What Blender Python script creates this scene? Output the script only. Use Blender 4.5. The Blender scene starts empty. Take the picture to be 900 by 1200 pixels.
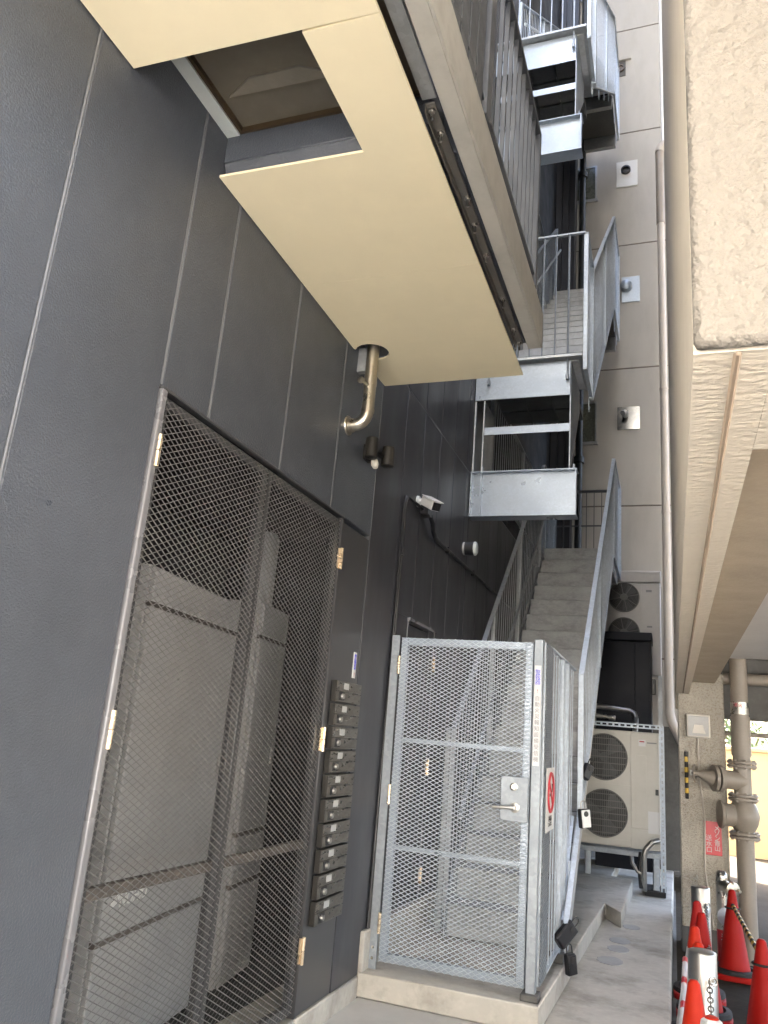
import bpy, bmesh, math, random
from mathutils import Vector, Matrix
random.seed(7)
S = bpy.context.scene
COL = S.collection

# ------------------------------------------------------------------ camera
FPX = 910.67
cam_d = bpy.data.cameras.new("camera"); cam = bpy.data.objects.new("camera", cam_d); COL.objects.link(cam)
cam_d.sensor_fit = 'VERTICAL'; cam_d.sensor_height = 36.0; cam_d.lens = FPX / 1200 * 36.0
cam_d.clip_start = 0.05; cam_d.clip_end = 500
def cam_axes(yaw, pit, roll):
    f = Vector((math.sin(yaw)*math.cos(pit), math.cos(yaw)*math.cos(pit), math.sin(pit)))
    r = Vector((math.cos(yaw), -math.sin(yaw), 0)); u = r.cross(f)
    c, s = math.cos(roll), math.sin(roll)
    return c*r + s*u, -s*r + c*u, f
_r, _u, _f = cam_axes(-0.364934, 0.273931, 0.084044)
cam.matrix_world = Matrix(((_r.x, _u.x, -_f.x, 0), (_r.y, _u.y, -_f.y, 0), (_r.z, _u.z, -_f.z, 1.55), (0, 0, 0, 1)))
S.camera = cam
# ------------------------------------------------------------------ world, sun, exposure
SUN_DIR = Vector((-0.55, 0.45, 1.0)).normalized()
world = bpy.data.worlds.new("World"); S.world = world; world.use_nodes = True
wn = world.node_tree; bg = wn.nodes["Background"]
sky = wn.nodes.new("ShaderNodeTexSky"); sky.sky_type = 'NISHITA'; sky.sun_disc = False
sky.sun_elevation = math.asin(SUN_DIR.z); sky.sun_rotation = math.atan2(SUN_DIR.x, SUN_DIR.y)
sky.air_density = 1.0; sky.dust_density = 6.0; sky.ozone_density = 0.3
wn.links.new(sky.outputs[0], bg.inputs[0]); bg.inputs[1].default_value = 0.15
sd = bpy.data.lights.new("sun", 'SUN'); sd.energy = 5.0; sd.angle = math.radians(0.53); sd.color = (1.0, 0.985, 0.955)
sun = bpy.data.objects.new("sun", sd); COL.objects.link(sun)
sun.rotation_euler = (-SUN_DIR).to_track_quat('-Z', 'Y').to_euler()
S.view_settings.view_transform = 'Standard'; S.view_settings.look = 'None'
S.view_settings.gamma = 1.0; S.view_settings.exposure = 4.3
S.cycles.max_bounces = 10; S.cycles.diffuse_bounces = 6; S.cycles.use_denoising = True

# ------------------------------------------------------------------ materials
def mat(name, col, rough=0.6, metal=0.0, var=0.0, vscale=3.0, bump=0.0, bscale=60.0, bdist=0.01, stretch=(1, 1, 1),
        dirt=0.0, dcol=(0.1, 0.08, 0.06), dscale=1.5, spec=0.5, cells=0.0, cscale=25.0, coat=0.0, bumpkind='noise', rvar=0.12, tint2=None):
    m = bpy.data.materials.new(name); m.use_nodes = True
    nt = m.node_tree; N = nt.nodes; L = nt.links; b = N["Principled BSDF"]
    b.inputs["Roughness"].default_value = rough; b.inputs["Metallic"].default_value = metal
    b.inputs["Specular IOR Level"].default_value = spec; b.inputs["Coat Weight"].default_value = coat
    c0 = (*col, 1)
    tc = N.new("ShaderNodeTexCoord"); mp = N.new("ShaderNodeMapping"); mp.inputs["Scale"].default_value = stretch
    L.new(tc.outputs["Object"], mp.inputs[0])
    last = None
    def mix(a, bcol, fac_out, blend='MIX'):
        mx = N.new("ShaderNodeMix"); mx.data_type = 'RGBA'; mx.blend_type = blend
        if a is None: mx.inputs[6].default_value = c0
        else: L.new(a, mx.inputs[6])
        mx.inputs[7].default_value = (*bcol, 1); L.new(fac_out, mx.inputs[0]); return mx.outputs[2]
    def noise(scale, det=5, ro=0.6):
        n = N.new("ShaderNodeTexNoise"); n.inputs["Scale"].default_value = scale; n.inputs["Detail"].default_value = det
        n.inputs["Roughness"].default_value = ro; L.new(mp.outputs[0], n.inputs["Vector"]); return n
    def ramp(src, a, b_, v0=0.0, v1=1.0):
        r = N.new("ShaderNodeMapRange"); r.inputs[1].default_value = a; r.inputs[2].default_value = b_
        r.inputs[3].default_value = v0; r.inputs[4].default_value = v1; L.new(src, r.inputs[0]); return r.outputs[0]
    if var > 0:
        n = noise(vscale); t = tint2 or tuple(max(0, x*(1-1.6*var)) for x in col)
        last = mix(last, t, ramp(n.outputs[0], 0.3, 0.72))
        n2 = noise(vscale*9, 4); last = mix(last, tuple(min(1, x*(1+var)) for x in col), ramp(n2.outputs[0], 0.45, 0.8, 0, 0.6))
        if rvar: L.new(ramp(n.outputs[0], 0.3, 0.7, max(0.02, rough-rvar), min(1, rough+rvar)), b.inputs["Roughness"])
    if cells > 0:
        v = N.new("ShaderNodeTexVoronoi"); v.inputs["Scale"].default_value = cscale; L.new(mp.outputs[0], v.inputs["Vector"])
        sp = N.new("ShaderNodeSeparateColor"); L.new(v.outputs["Color"], sp.inputs[0])
        last = mix(last, tuple(x*(1-cells) for x in col), sp.outputs[0])
    if dirt > 0:
        n3 = noise(dscale, 8, 0.68); last = mix(last, dcol, ramp(n3.outputs[0], 0.49, 0.70, 0, dirt))
    if last is None: b.inputs["Base Color"].default_value = c0
    else: L.new(last, b.inputs["Base Color"])
    if bump > 0:
        bp = N.new("ShaderNodeBump"); bp.inputs["Strength"].default_value = bump; bp.inputs["Distance"].default_value = bdist
        if bumpkind == 'noise':
            L.new(noise(bscale, 4, 0.55).outputs[0], bp.inputs["Height"])
        elif bumpkind == 'stucco':
            a = noise(bscale, 3, 0.5)
            c = noise(bscale*4, 3, 0.5)
            ad = N.new("ShaderNodeMath"); ad.operation = 'MULTIPLY_ADD'; ad.inputs[1].default_value = 0.18
            L.new(c.outputs[0], ad.inputs[0]); L.new(ramp(a.outputs[0], 0.36, 0.70), ad.inputs[2]); L.new(ad.outputs[0], bp.inputs["Height"])
        L.new(bp.outputs[0], b.inputs["Normal"])
    return m

M = dict(
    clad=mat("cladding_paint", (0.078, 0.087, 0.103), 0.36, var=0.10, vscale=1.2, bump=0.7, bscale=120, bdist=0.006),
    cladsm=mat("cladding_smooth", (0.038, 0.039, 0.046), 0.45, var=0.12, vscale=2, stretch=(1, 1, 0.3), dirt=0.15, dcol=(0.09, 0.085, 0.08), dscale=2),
    joint=mat("joint_sealant", (0.145, 0.15, 0.16), 0.45, var=0.1),
    panel=mat("panel_paint", (0.05, 0.05, 0.052), 0.35, var=0.05, vscale=3, rvar=0),
    framepaint=mat("frame_paint", (0.17, 0.17, 0.18), 0.3, var=0.06, spec=0.7),
    black=mat("black_void_shade", (0.012, 0.012, 0.013), 0.7, var=0.1),
    meshdk=mat("mesh_grey_paint", (0.21, 0.205, 0.20), 0.38, 0.35, var=0.15, vscale=8),
    rust=mat("rusty_rail", (0.115, 0.098, 0.085), 0.7, var=0.3, vscale=12, dirt=0.4, dcol=(0.05, 0.03, 0.02), dscale=8),
    brass=mat("hinge_brass", (0.80, 0.66, 0.48), 0.28, 0.85, var=0.1, vscale=20),
    cab=mat("cabinet_paint", (0.33, 0.329, 0.326), 0.45, var=0.07, vscale=2, dirt=0.25, dcol=(0.16, 0.14, 0.12), dscale=2.5),
    cabseam=mat("cabinet_seam", (0.05, 0.042, 0.036), 0.7, var=0.2),
    soffit=mat("cream_board", (0.87, 0.775, 0.545), 0.55, var=0.03, vscale=0.8, bump=0.05, bscale=40, bdist=0.002, dirt=0.05, dcol=(0.5, 0.42, 0.3), dscale=3),
    galv=mat("galvanised_steel", (0.345, 0.38, 0.415), 0.45, 0.5, var=0.10, vscale=3, cells=0.22, cscale=45, dirt=0.25, dcol=(0.42, 0.42, 0.42), dscale=4, bump=0.06, bscale=120, bdist=0.002),
    galvr=mat("galvanised_rail", (0.54, 0.605, 0.67), 0.42, 0.2, var=0.10, vscale=3, cells=0.2, cscale=45, dirt=0.25, dcol=(0.42, 0.42, 0.42), dscale=4),
    galvd=mat("galvanised_dull", (0.47, 0.49, 0.50), 0.5, 0.7, var=0.15, vscale=4, cells=0.2, cscale=40, dirt=0.35, dcol=(0.2, 0.2, 0.2), dscale=3),
    galvw=mat("galvanised_plate", (0.41, 0.465, 0.53), 0.36, 0.6, var=0.10, vscale=2, cells=0.15, cscale=60, dirt=0.18, dcol=(0.33, 0.35, 0.38), dscale=3),
    beampaint=mat("beam_paint", (0.50, 0.485, 0.435), 0.48, 0.1, var=0.08, vscale=2, bump=0.1, bscale=140, bdist=0.003, dirt=0.2, dcol=(0.2, 0.18, 0.15), dscale=4),
    bkt=mat('bracket_steel', (0.16, 0.15, 0.135), 0.45, 0.4, var=0.1, vscale=6),
    dksteel=mat("dark_steel_paint", (0.105, 0.112, 0.122), 0.4, 0.15, var=0.08, vscale=5),
    concrete=mat("concrete_worn", (0.50, 0.475, 0.425), 0.82, var=0.14, vscale=1.6, bump=0.4, bscale=45, bdist=0.006, dirt=0.6, dcol=(0.12, 0.10, 0.075), dscale=2.1),
    concstep=mat("concrete_step", (0.38, 0.385, 0.38), 0.85, var=0.18, vscale=3, bump=0.3, bscale=50, bdist=0.005, dirt=0.55, dcol=(0.14, 0.142, 0.14), dscale=4.5, stretch=(1, 1, 2)),
    concsm=mat("concrete_trowelled", (0.48, 0.475, 0.46), 0.7, var=0.08, vscale=1.0, bump=0.12, bscale=60, bdist=0.003, dirt=0.2, dcol=(0.22, 0.21, 0.2), dscale=1.5),
    concdk=mat("concrete_dark", (0.13, 0.127, 0.12), 0.85, var=0.2, vscale=2, bump=0.3, bscale=40, bdist=0.006, dirt=0.5, dcol=(0.06, 0.055, 0.05), dscale=2.5),
    kerb=mat("concrete_kerb", (0.42, 0.40, 0.36), 0.85, var=0.15, vscale=3, bump=0.35, bscale=50, bdist=0.006, dirt=0.6, dcol=(0.2, 0.17, 0.13), dscale=5),
    patch=mat("mortar_patch", (0.36, 0.36, 0.36), 0.8, var=0.1, vscale=6, bump=0.2, bscale=80, bdist=0.004),
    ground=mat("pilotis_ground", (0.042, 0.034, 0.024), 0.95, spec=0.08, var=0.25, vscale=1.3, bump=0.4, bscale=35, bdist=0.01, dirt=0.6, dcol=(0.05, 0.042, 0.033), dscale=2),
    road=mat("road_surface", (0.64, 0.62, 0.58), 0.85, var=0.12, vscale=0.7, bump=0.2, bscale=30, bdist=0.006),
    bwall=mat("beige_painted_concrete", (0.435, 0.42, 0.388), 0.75, var=0.06, vscale=0.6, stretch=(1, 1, 0.35), dirt=0.28, dcol=(0.26, 0.23, 0.20), dscale=1.2, bump=0.06, bscale=40, bdist=0.004),
    bjoint=mat("joint_dark", (0.15, 0.125, 0.11), 0.8, var=0.2),
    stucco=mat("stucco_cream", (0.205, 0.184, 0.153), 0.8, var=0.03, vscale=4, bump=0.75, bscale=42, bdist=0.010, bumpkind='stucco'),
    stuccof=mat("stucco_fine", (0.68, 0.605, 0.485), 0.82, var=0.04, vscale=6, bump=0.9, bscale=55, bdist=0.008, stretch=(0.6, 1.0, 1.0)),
    stucco_shade=mat('stucco_inner_shade', (0.42, 0.355, 0.27), 0.82, var=0.08, vscale=5, bump=0.4, bscale=80, bdist=0.005),
    strip=mat("drip_strip", (0.34, 0.26, 0.185), 0.7, var=0.08, vscale=5, bump=0.2, bscale=60, bdist=0.004),
    ceilw=mat("white_ceiling_paint", (0.66, 0.66, 0.65), 0.7, var=0.05, vscale=0.8, dirt=0.2, dcol=(0.45, 0.44, 0.42), dscale=1.5),
    colst=mat("column_sprayed_stone", (0.47, 0.435, 0.37), 0.85, var=0.1, vscale=10, bump=0.8, bscale=110, bdist=0.006, bumpkind='stucco', dirt=0.75, dcol=(0.2, 0.16, 0.11), dscale=55),
    pipeb=mat("pipe_beige_paint", (0.27, 0.235, 0.195), 0.45, var=0.08, vscale=5, dirt=0.2, dcol=(0.25, 0.2, 0.16), dscale=6),
    pipedk=mat("pipe_dark", (0.035, 0.037, 0.036), 0.5, var=0.15, vscale=4),
    pvc=mat("pipe_pvc_beige", (0.46, 0.42, 0.37), 0.42, var=0.05, vscale=3, dirt=0.15, dcol=(0.3, 0.26, 0.22), dscale=3),
    steel=mat("stainless_steel", (0.5, 0.48, 0.44), 0.28, 1.0, var=0.08, vscale=10, rvar=0.06),
    steelb=mat("stainless_brushed", (0.60, 0.55, 0.46), 0.35, 1.0, var=0.1, vscale=8),
    chrome=mat("polished_steel", (0.42, 0.41, 0.39), 0.36, 1.0, var=0.05, vscale=10, rvar=0.04),
    mirror=mat('mirror_steel', (0.33, 0.33, 0.32), 0.13, 1.0, var=0.3, vscale=3, rvar=0.06),
    whitep=mat("white_plastic", (0.62, 0.62, 0.60), 0.35, var=0.03, vscale=5),
    greyp=mat("grey_plastic", (0.42, 0.42, 0.41), 0.4, var=0.05, vscale=5),
    beigep=mat("beige_plastic", (0.60, 0.57, 0.50), 0.4, var=0.05, vscale=5),
    blackp=mat("black_plastic", (0.014, 0.014, 0.016), 0.4, var=0.15, vscale=15),
    blackm=mat("black_metal", (0.022, 0.02, 0.017), 0.45, var=0.15, vscale=10),
    acw=mat("unit_ivory_paint", (0.54, 0.52, 0.46), 0.42, var=0.04, vscale=2, dirt=0.15, dcol=(0.42, 0.38, 0.3), dscale=4),
    acw2=mat("unit_grey_paint", (0.50, 0.48, 0.45), 0.45, var=0.05, vscale=2, dirt=0.15, dcol=(0.36, 0.33, 0.3), dscale=4),
    acfan=mat("fan_dark", (0.03, 0.03, 0.029), 0.5, var=0.1),
    acgrille=mat("grille_wire", (0.15, 0.145, 0.135), 0.45, var=0.05),
    cabblk=mat("cabinet_black_paint", (0.009, 0.010, 0.015), 0.5, spec=0.22, var=0.08, vscale=3),
    mailbox=mat("mailbox_bronze", (0.115, 0.107, 0.094), 0.33, 0.5, var=0.08, vscale=15, stretch=(1, 1, 4)),
    cone=mat("cone_red", (0.34, 0.006, 0.003), 0.55, spec=0.2, var=0.08, vscale=7, dirt=0.2, dcol=(0.25, 0.02, 0.012), dscale=9),
    coneo=mat("cone_orange", (0.48, 0.022, 0.006), 0.55, spec=0.2, var=0.06, vscale=7, dirt=0.15, dcol=(0.45, 0.06, 0.02), dscale=8),
    conep=mat("cone_faded", (0.36, 0.014, 0.012), 0.55, spec=0.25, var=0.1, vscale=7),
    rubber=mat("black_rubber", (0.02, 0.018, 0.018), 0.75, var=0.2, vscale=8),
    yellow=mat("yellow_paint", (0.62, 0.40, 0.05), 0.5, var=0.1, vscale=8),
    signred=mat("sign_red", (0.52, 0.02, 0.03), 0.35, var=0.04),
    signwhite=mat("sign_white", (0.60, 0.60, 0.59), 0.4),
    inkblue=mat("ink_blue", (0.07, 0.07, 0.60), 0.5),
    inkred=mat("ink_red", (0.42, 0.03, 0.04), 0.5),
    inkgrey=mat("ink_grey", (0.22, 0.22, 0.22), 0.5),
    inkblack=mat("ink_black", (0.03, 0.03, 0.03), 0.5),
    glass=mat("window_glass", (0.06, 0.065, 0.06), 0.06, var=0.2, vscale=2, spec=0.8, rvar=0.0),
    glassg=mat("window_frosted", (0.17, 0.18, 0.14), 0.25, var=0.35, vscale=3, spec=0.6),
    brglass=mat("skylight_glass", (0.17, 0.15, 0.115), 0.09, var=0.12, vscale=1.5, spec=0.6, rvar=0.03),
    skyrefl=mat('skylight_reflection', (0.235, 0.215, 0.175), 0.2, var=0.1, vscale=3),
    bronze=mat("bronze_frame", (0.09, 0.062, 0.035), 0.4, 0.4, var=0.1),
    sunwall=mat("far_wall_paint", (0.40, 0.29, 0.15), 0.8, var=0.04, vscale=0.6),
    leaf=mat("leaf_green", (0.07, 0.115, 0.03), 0.6, var=0.35, vscale=4),
    bark=mat("bark_brown", (0.09, 0.065, 0.045), 0.9, var=0.2),
    tower=mat("opposite_facade", (0.25, 0.242, 0.225), 0.8, var=0.08, vscale=0.4),
    lens=mat("lamp_diffuser", (0.62, 0.66, 0.64), 0.3, var=0.04),
    pan=mat("deck_pan", (0.10, 0.105, 0.105), 0.55, 0.4, var=0.25, vscale=5, dirt=0.3, dcol=(0.2, 0.19, 0.17), dscale=5),
    tile=mat("concrete_tile", (0.55, 0.57, 0.58), 0.75, var=0.12, vscale=6, bump=0.2, bscale=60, bdist=0.004, dirt=0.45, dcol=(0.26, 0.26, 0.25), dscale=8),
)

# ------------------------------------------------------------------ mesh helpers
class MB:
    def __init__(s): s.v = []; s.f = []
    def add(s, vs, fs):
        o = len(s.v); s.v += [tuple(p) for p in vs]; s.f += [tuple(i+o for i in f) for f in fs]; return s
    def box(s, x0, x1, y0, y1, z0, z1):
        return s.add([(x0,y0,z0),(x1,y0,z0),(x1,y1,z0),(x0,y1,z0),(x0,y0,z1),(x1,y0,z1),(x1,y1,z1),(x0,y1,z1)],
              [(0,3,2,1),(4,5,6,7),(0,1,5,4),(1,2,6,5),(2,3,7,6),(3,0,4,7)])
    def obox(s, c, ax, h):
        c = Vector(c); a = [Vector(x).normalized()*k for x, k in zip(ax, h)]
        return s.add([c+sx*a[0]+sy*a[1]+sz*a[2] for sz in (-1,1) for sx, sy in ((-1,-1),(1,-1),(1,1),(-1,1))],
              [(0,3,2,1),(4,5,6,7),(0,1,5,4),(1,2,6,5),(2,3,7,6),(3,0,4,7)])
    def bar(s, p0, p1, w, t, up=(0, 0, 1)):
        """rectangular bar from p0 to p1; w across 'up', t along the third axis"""
        p0 = Vector(p0); p1 = Vector(p1); d = (p1-p0); L = d.length; d.normalize()
        u = Vector(up); u = (u - d*u.dot(d))
        if u.length < 1e-4: u = Vector((1,0,0)) - d*d.x
        u.normalize(); n = d.cross(u)
        return s.obox((p0+p1)/2, (d, u, n), (L/2, w/2, t/2))
    def tube(s, pts, r, n=10, caps=True):
        pts = [Vector(p) for p in pts]; rs = r if isinstance(r, (list, tuple)) else [r]*len(pts)
        rings = []; prev = None
        for i, p in enumerate(pts):
            d = (pts[min(i+1, len(pts)-1)] - pts[max(i-1, 0)]).normalized()
            if prev is None:
                a = Vector((0,0,1)) if abs(d.z) < 0.9 else Vector((1,0,0)); u = (a - d*a.dot(d)).normalized()
            else: u = (prev - d*prev.dot(d)).normalized()
            prev = u; w = d.cross(u)
            rings.append([p + rs[i]*(math.cos(2*math.pi*k/n)*u + math.sin(2*math.pi*k/n)*w) for k in range(n)])
        vs = [q for R in rings for q in R]; fs = []
        for i in range(len(rings)-1):
            for k in range(n):
                a = i*n+k; b = i*n+(k+1) % n; fs.append((a, b, b+n, a+n))
        if caps: fs += [tuple(range(n-1, -1, -1)), tuple(range((len(rings)-1)*n, len(rings)*n))]
        return s.add(vs, fs)
    def lathe(s, c, prof, n=24, axis=(0, 0, 1)):
        """prof: list of (radius, height along axis)"""
        c = Vector(c); d = Vector(axis).normalized(); a = Vector((0,0,1)) if abs(d.z) < 0.9 else Vector((1,0,0))
        u = (a - d*a.dot(d)).normalized(); w = d.cross(u); vs = []; fs = []
        for r, h in prof:
            vs += [c + d*h + r*(math.cos(2*math.pi*k/n)*u + math.sin(2*math.pi*k/n)*w) for k in range(n)]
        for i in range(len(prof)-1):
            for k in range(n):
                a_ = i*n+k; b_ = i*n+(k+1) % n; fs.append((a_, b_, b_+n, a_+n))
        if prof[0][0] > 1e-6: fs.append(tuple(range(n-1, -1, -1)))
        if prof[-1][0] > 1e-6: fs.append(tuple(range((len(prof)-1)*n, len(prof)*n)))
        return s.add(vs, fs)
    def prism(s, poly, axis, a, b):
        """poly: 2-D points in the two remaining axes (order x,y,z), extruded along axis from a to b"""
        def P(p, t): return {'x': (t, p[0], p[1]), 'y': (p[0], t, p[1]), 'z': (p[0], p[1], t)}[axis]
        n = len(poly); vs = [P(p, a) for p in poly] + [P(p, b) for p in poly]
        return s.add(vs, [tuple(range(n-1, -1, -1)), tuple(range(n, 2*n))] + [(i, (i+1) % n, (i+1) % n+n, i+n) for i in range(n)])
    def torus(s, c, ax_u, ax_v, R, r, n=20, m=8, sv=1.0):
        c = Vector(c); u = Vector(ax_u).normalized(); v = Vector(ax_v).normalized(); w = u.cross(v); vs = []; fs = []
        for i in range(n):
            t = 2*math.pi*i/n; d = math.cos(t)*u + math.sin(t)*v; p = c + R*math.cos(t)*u + R*sv*math.sin(t)*v
            for j in range(m):
                q = 2*math.pi*j/m; vs.append(p + r*(math.cos(q)*d + math.sin(q)*w))
        for i in range(n):
            for j in range(m):
                fs.append((i*m+j, ((i+1) % n)*m+j, ((i+1) % n)*m+(j+1) % m, i*m+(j+1) % m))
        return s.add(vs, fs)
    def strands(s, o, u, v, W, H, lw, sw, w, t):
        """expanded metal: zigzag strands meeting at their knuckles"""
        o = Vector(o); u = Vector(u).normalized(); v = Vector(v).normalized(); nn = u.cross(v)
        h = sw/2; nr = int(H/h); nk = int(W/(lw/2)); dv = H/nr; du = W/nk
        a = (v*0.80 + nn*0.60)*w/2; b = (nn*0.80 - v*0.60)*t/2
        for i in range(nr):
            vs = []; fs = []
            for k in range(nk+1):
                p = o + u*(k*du) + v*(i*dv + dv*((k+i) % 2))
                vs += [p+a+b, p+a-b, p-a-b, p-a+b]
            for k in range(nk):
                for j in range(4):
                    fs.append((k*4+j, k*4+(j+1) % 4, k*4+4+(j+1) % 4, k*4+4+j))
            s.add(vs, fs)
        return s

ORG = {}
def setp(o, label=None, cat=None, group=None, kind=None):
    if label: o['label'] = label
    if cat: o['category'] = cat
    if group: o['group'] = group
    if kind: o['kind'] = kind
    return o
def build(name, mb, m, parent=None, bevel=0.0, loc=None, label=None, seg=1, smooth=35):
    org = ORG.get(parent.name, Vector((0,0,0))) if parent else Vector(loc or (0,0,0))
    me = bpy.data.meshes.new(name); me.from_pydata([tuple(Vector(p)-org) for p in mb.v], [], mb.f)
    bm = bmesh.new(); bm.from_mesh(me); bmesh.ops.recalc_face_normals(bm, faces=bm.faces)
    for f in bm.faces: f.smooth = True
    bm.to_mesh(me); bm.free(); me.set_sharp_from_angle(angle=math.radians(smooth))
    me.materials.append(m)
    o = bpy.data.objects.new(name, me); COL.objects.link(o)
    if parent: o.parent = parent
    else: o.location = org
    ORG[o.name] = org
    if bevel > 0:
        md = o.modifiers.new("edge", 'BEVEL'); md.width = bevel; md.segments = seg; md.limit_method = 'ANGLE'; md.angle_limit = math.radians(40)
    if label: o['label'] = label
    return o
def thing(name, label, cat, loc=(0, 0, 0), group=None):
    o = bpy.data.objects.new(name, None); COL.objects.link(o); o.location = loc; o.empty_display_size = 0.1
    ORG[o.name] = Vector(loc); return setp(o, label, cat, group)
def copy_tree(o, parent=None):
    c = o.copy(); COL.objects.link(c)
    if parent: c.parent = parent
    for ch in [x for x in S.objects if x.parent == o]: copy_tree(ch, c)
    return c
def children_of(o): return [x for x in S.objects if x.parent == o]
def text_mb(body, size, pos, right, up, thick=0.0015, align='CENTER', line=1.0):
    cu = bpy.data.curves.new("lettering", 'FONT'); cu.body = body; cu.size = size; cu.extrude = thick/2
    cu.align_x = align; cu.align_y = 'CENTER'; cu.space_line = line; cu.resolution_u = 3
    ob = bpy.data.objects.new("lettering", cu); COL.objects.link(ob)
    dg = bpy.context.evaluated_depsgraph_get(); dg.update()
    me = bpy.data.meshes.new_from_object(ob.evaluated_get(dg))
    r = Vector(right).normalized(); u = Vector(up).normalized(); n = r.cross(u); p0 = Vector(pos)
    mb = MB(); mb.add([p0 + r*v.co.x + u*v.co.y + n*v.co.z for v in me.vertices], [tuple(p.vertices) for p in me.polygons])
    bpy.data.objects.remove(ob); bpy.data.meshes.remove(me); bpy.data.curves.remove(cu); return mb
def arc(c, r, a0, a1, n, plane):
    out = []
    for i in range(n+1):
        a = math.radians(a0 + (a1-a0)*i/n); p = [c[0], c[1], c[2]]
        p['xyz'.index(plane[0])] += r*math.cos(a); p['xyz'.index(plane[1])] += r*math.sin(a); out.append(tuple(p))
    return out

# ------------------------------------------------------------------ setting: ground
XW = -1.82                                                   # face of the dark building
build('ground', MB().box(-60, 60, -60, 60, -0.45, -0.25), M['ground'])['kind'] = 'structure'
build('road', MB().box(-60, 60, -60, -0.7, -0.25, -0.246), M['road'])['kind'] = 'structure'
pf = MB().box(XW+0.002, -0.735, -0.7, 5.0, -0.249, 0.0)
build('pavement', pf, M['concsm'], bevel=0.01)['kind'] = 'structure'
wk = MB().prism([(-0.733, -0.7), (-0.05, -0.7), (-0.04, 8), (-0.02, 12.58), (-0.733, 12.58)], 'z', -0.249, 0.001)
build('walkway', wk, M['concrete'], bevel=0.012)['kind'] = 'structure'
pl = MB().prism([(XW+0.002, 4.965), (-0.728, 4.965), (-0.640, 8.45), (-0.63, 8.46), (-0.47, 8.14), (-0.455, 10.1), (-0.70, 10.3), (-0.70, 12.58), (XW+0.002, 12.58)], 'z', 0.003, 0.14)
build('stair_platform', pl, M['concrete'], bevel=0.012)['kind'] = 'structure'
pt = MB()
for x, y, r in ((-0.385, 8.27, .075), (-0.45, 7.64, .085), (-0.445, 7.33, .085), (-0.48, 6.9, .095)):
    pt.prism([(x + r*(1+.08*math.sin(3*k))*math.cos(k*math.pi/12), y + 1.35*r*(1+.06*math.cos(5*k))*math.sin(k*math.pi/12)) for k in range(24)], 'z', 0.0, 0.005)
build('walkway_patches', pt, M['patch'])['kind'] = 'structure'
gt = MB().box(-0.04, 0.0, -0.7, 12.5, -0.249, -0.243)
build('gutter', gt, M['concdk'])['kind'] = 'structure'

# ------------------------------------------------------------------ dark building on the left
BL = thing('apartment_building', 'dark grey panel clad building with cream soffit and balcony filling the left side', 'building', (XW, 3.0, 0))
DY0, DY1, DZ0, DZ1 = 2.262, 4.105, 0.12, 2.745               # mesh door opening
ZT = 13
w = MB(); js = MB(); T = 0.05; G = 0.006
ys = [-1.3, -0.97, -0.32, 0.33, 0.98, 1.63, 2.262, 2.598, 3.255, 3.9, 4.555]
def panel(y0, y1, z0, z1, g=G):
    w.box(XW-T, XW, y0+g, y1-g, z0, z1)
for a, b in zip(ys[:-1], ys[1:]):
    if a < 2.2: panel(a, b, 0.12, ZT)
    elif b < 4.2 or a < 3.95: panel(a, b, 2.757, ZT)
build('wall', w, M['clad'], BL, bevel=0.005)
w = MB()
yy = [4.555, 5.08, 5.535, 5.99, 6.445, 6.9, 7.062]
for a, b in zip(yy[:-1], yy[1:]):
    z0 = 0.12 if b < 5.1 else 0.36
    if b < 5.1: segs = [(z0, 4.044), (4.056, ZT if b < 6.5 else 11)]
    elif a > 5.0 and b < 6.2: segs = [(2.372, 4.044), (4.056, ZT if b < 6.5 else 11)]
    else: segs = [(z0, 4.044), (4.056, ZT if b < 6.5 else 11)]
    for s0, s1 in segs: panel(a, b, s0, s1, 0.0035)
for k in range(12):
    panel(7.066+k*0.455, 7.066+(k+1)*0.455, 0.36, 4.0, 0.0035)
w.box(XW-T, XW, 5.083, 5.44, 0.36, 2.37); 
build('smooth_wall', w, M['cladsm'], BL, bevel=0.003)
js.box(XW-0.09, XW-0.008, -1.3, DY0-0.002, 0.12, ZT-.01); js.box(XW-0.09, XW-0.008, DY0, 4.55, 2.76, ZT-.01)
js.box(XW-0.09, XW-0.008, 4.545, 5.44, 0.12, ZT-.01); js.box(XW-0.09, XW-0.008, 5.44, 7.06, 2.38, ZT-.01); js.box(XW-0.09, XW-0.008, 6.17, 12.5, 0.36, 4.02)
for y in (0.98, 1.63, 2.262, 2.598, 3.255, 3.9, 4.555):       # raised bead of sealant in each joint
    js.tube([(XW-0.005, y, 0.12 if y < 2.2 else 2.76), (XW-0.005, y, ZT-.02)], 0.0065, 6)
js.tube([(XW-0.005, 5.0, 4.05), (XW-0.005, 7.06, 4.05)], 0.006, 6)
build('wall_joint', js, M['joint'], BL)
kb = MB().box(XW-0.3, XW+0.012, 4.10, 4.96, -0.01, 0.118).box(XW-0.3, XW+0.004, -1.3, 4.10, -0.01, 0.118).box(XW-0.3, XW+0.03, 4.97, 12.5, 0.0, 0.36)
build('base_kerb', kb, M['kerb'], BL, bevel=0.008)
sp = MB().box(XW-0.05, XW-0.004, 4.118, 4.548, 0.12, 2.73)
build('service_panel', sp, M['panel'], BL, bevel=0.004, label='smooth dark service panel beside the mesh doors')
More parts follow.
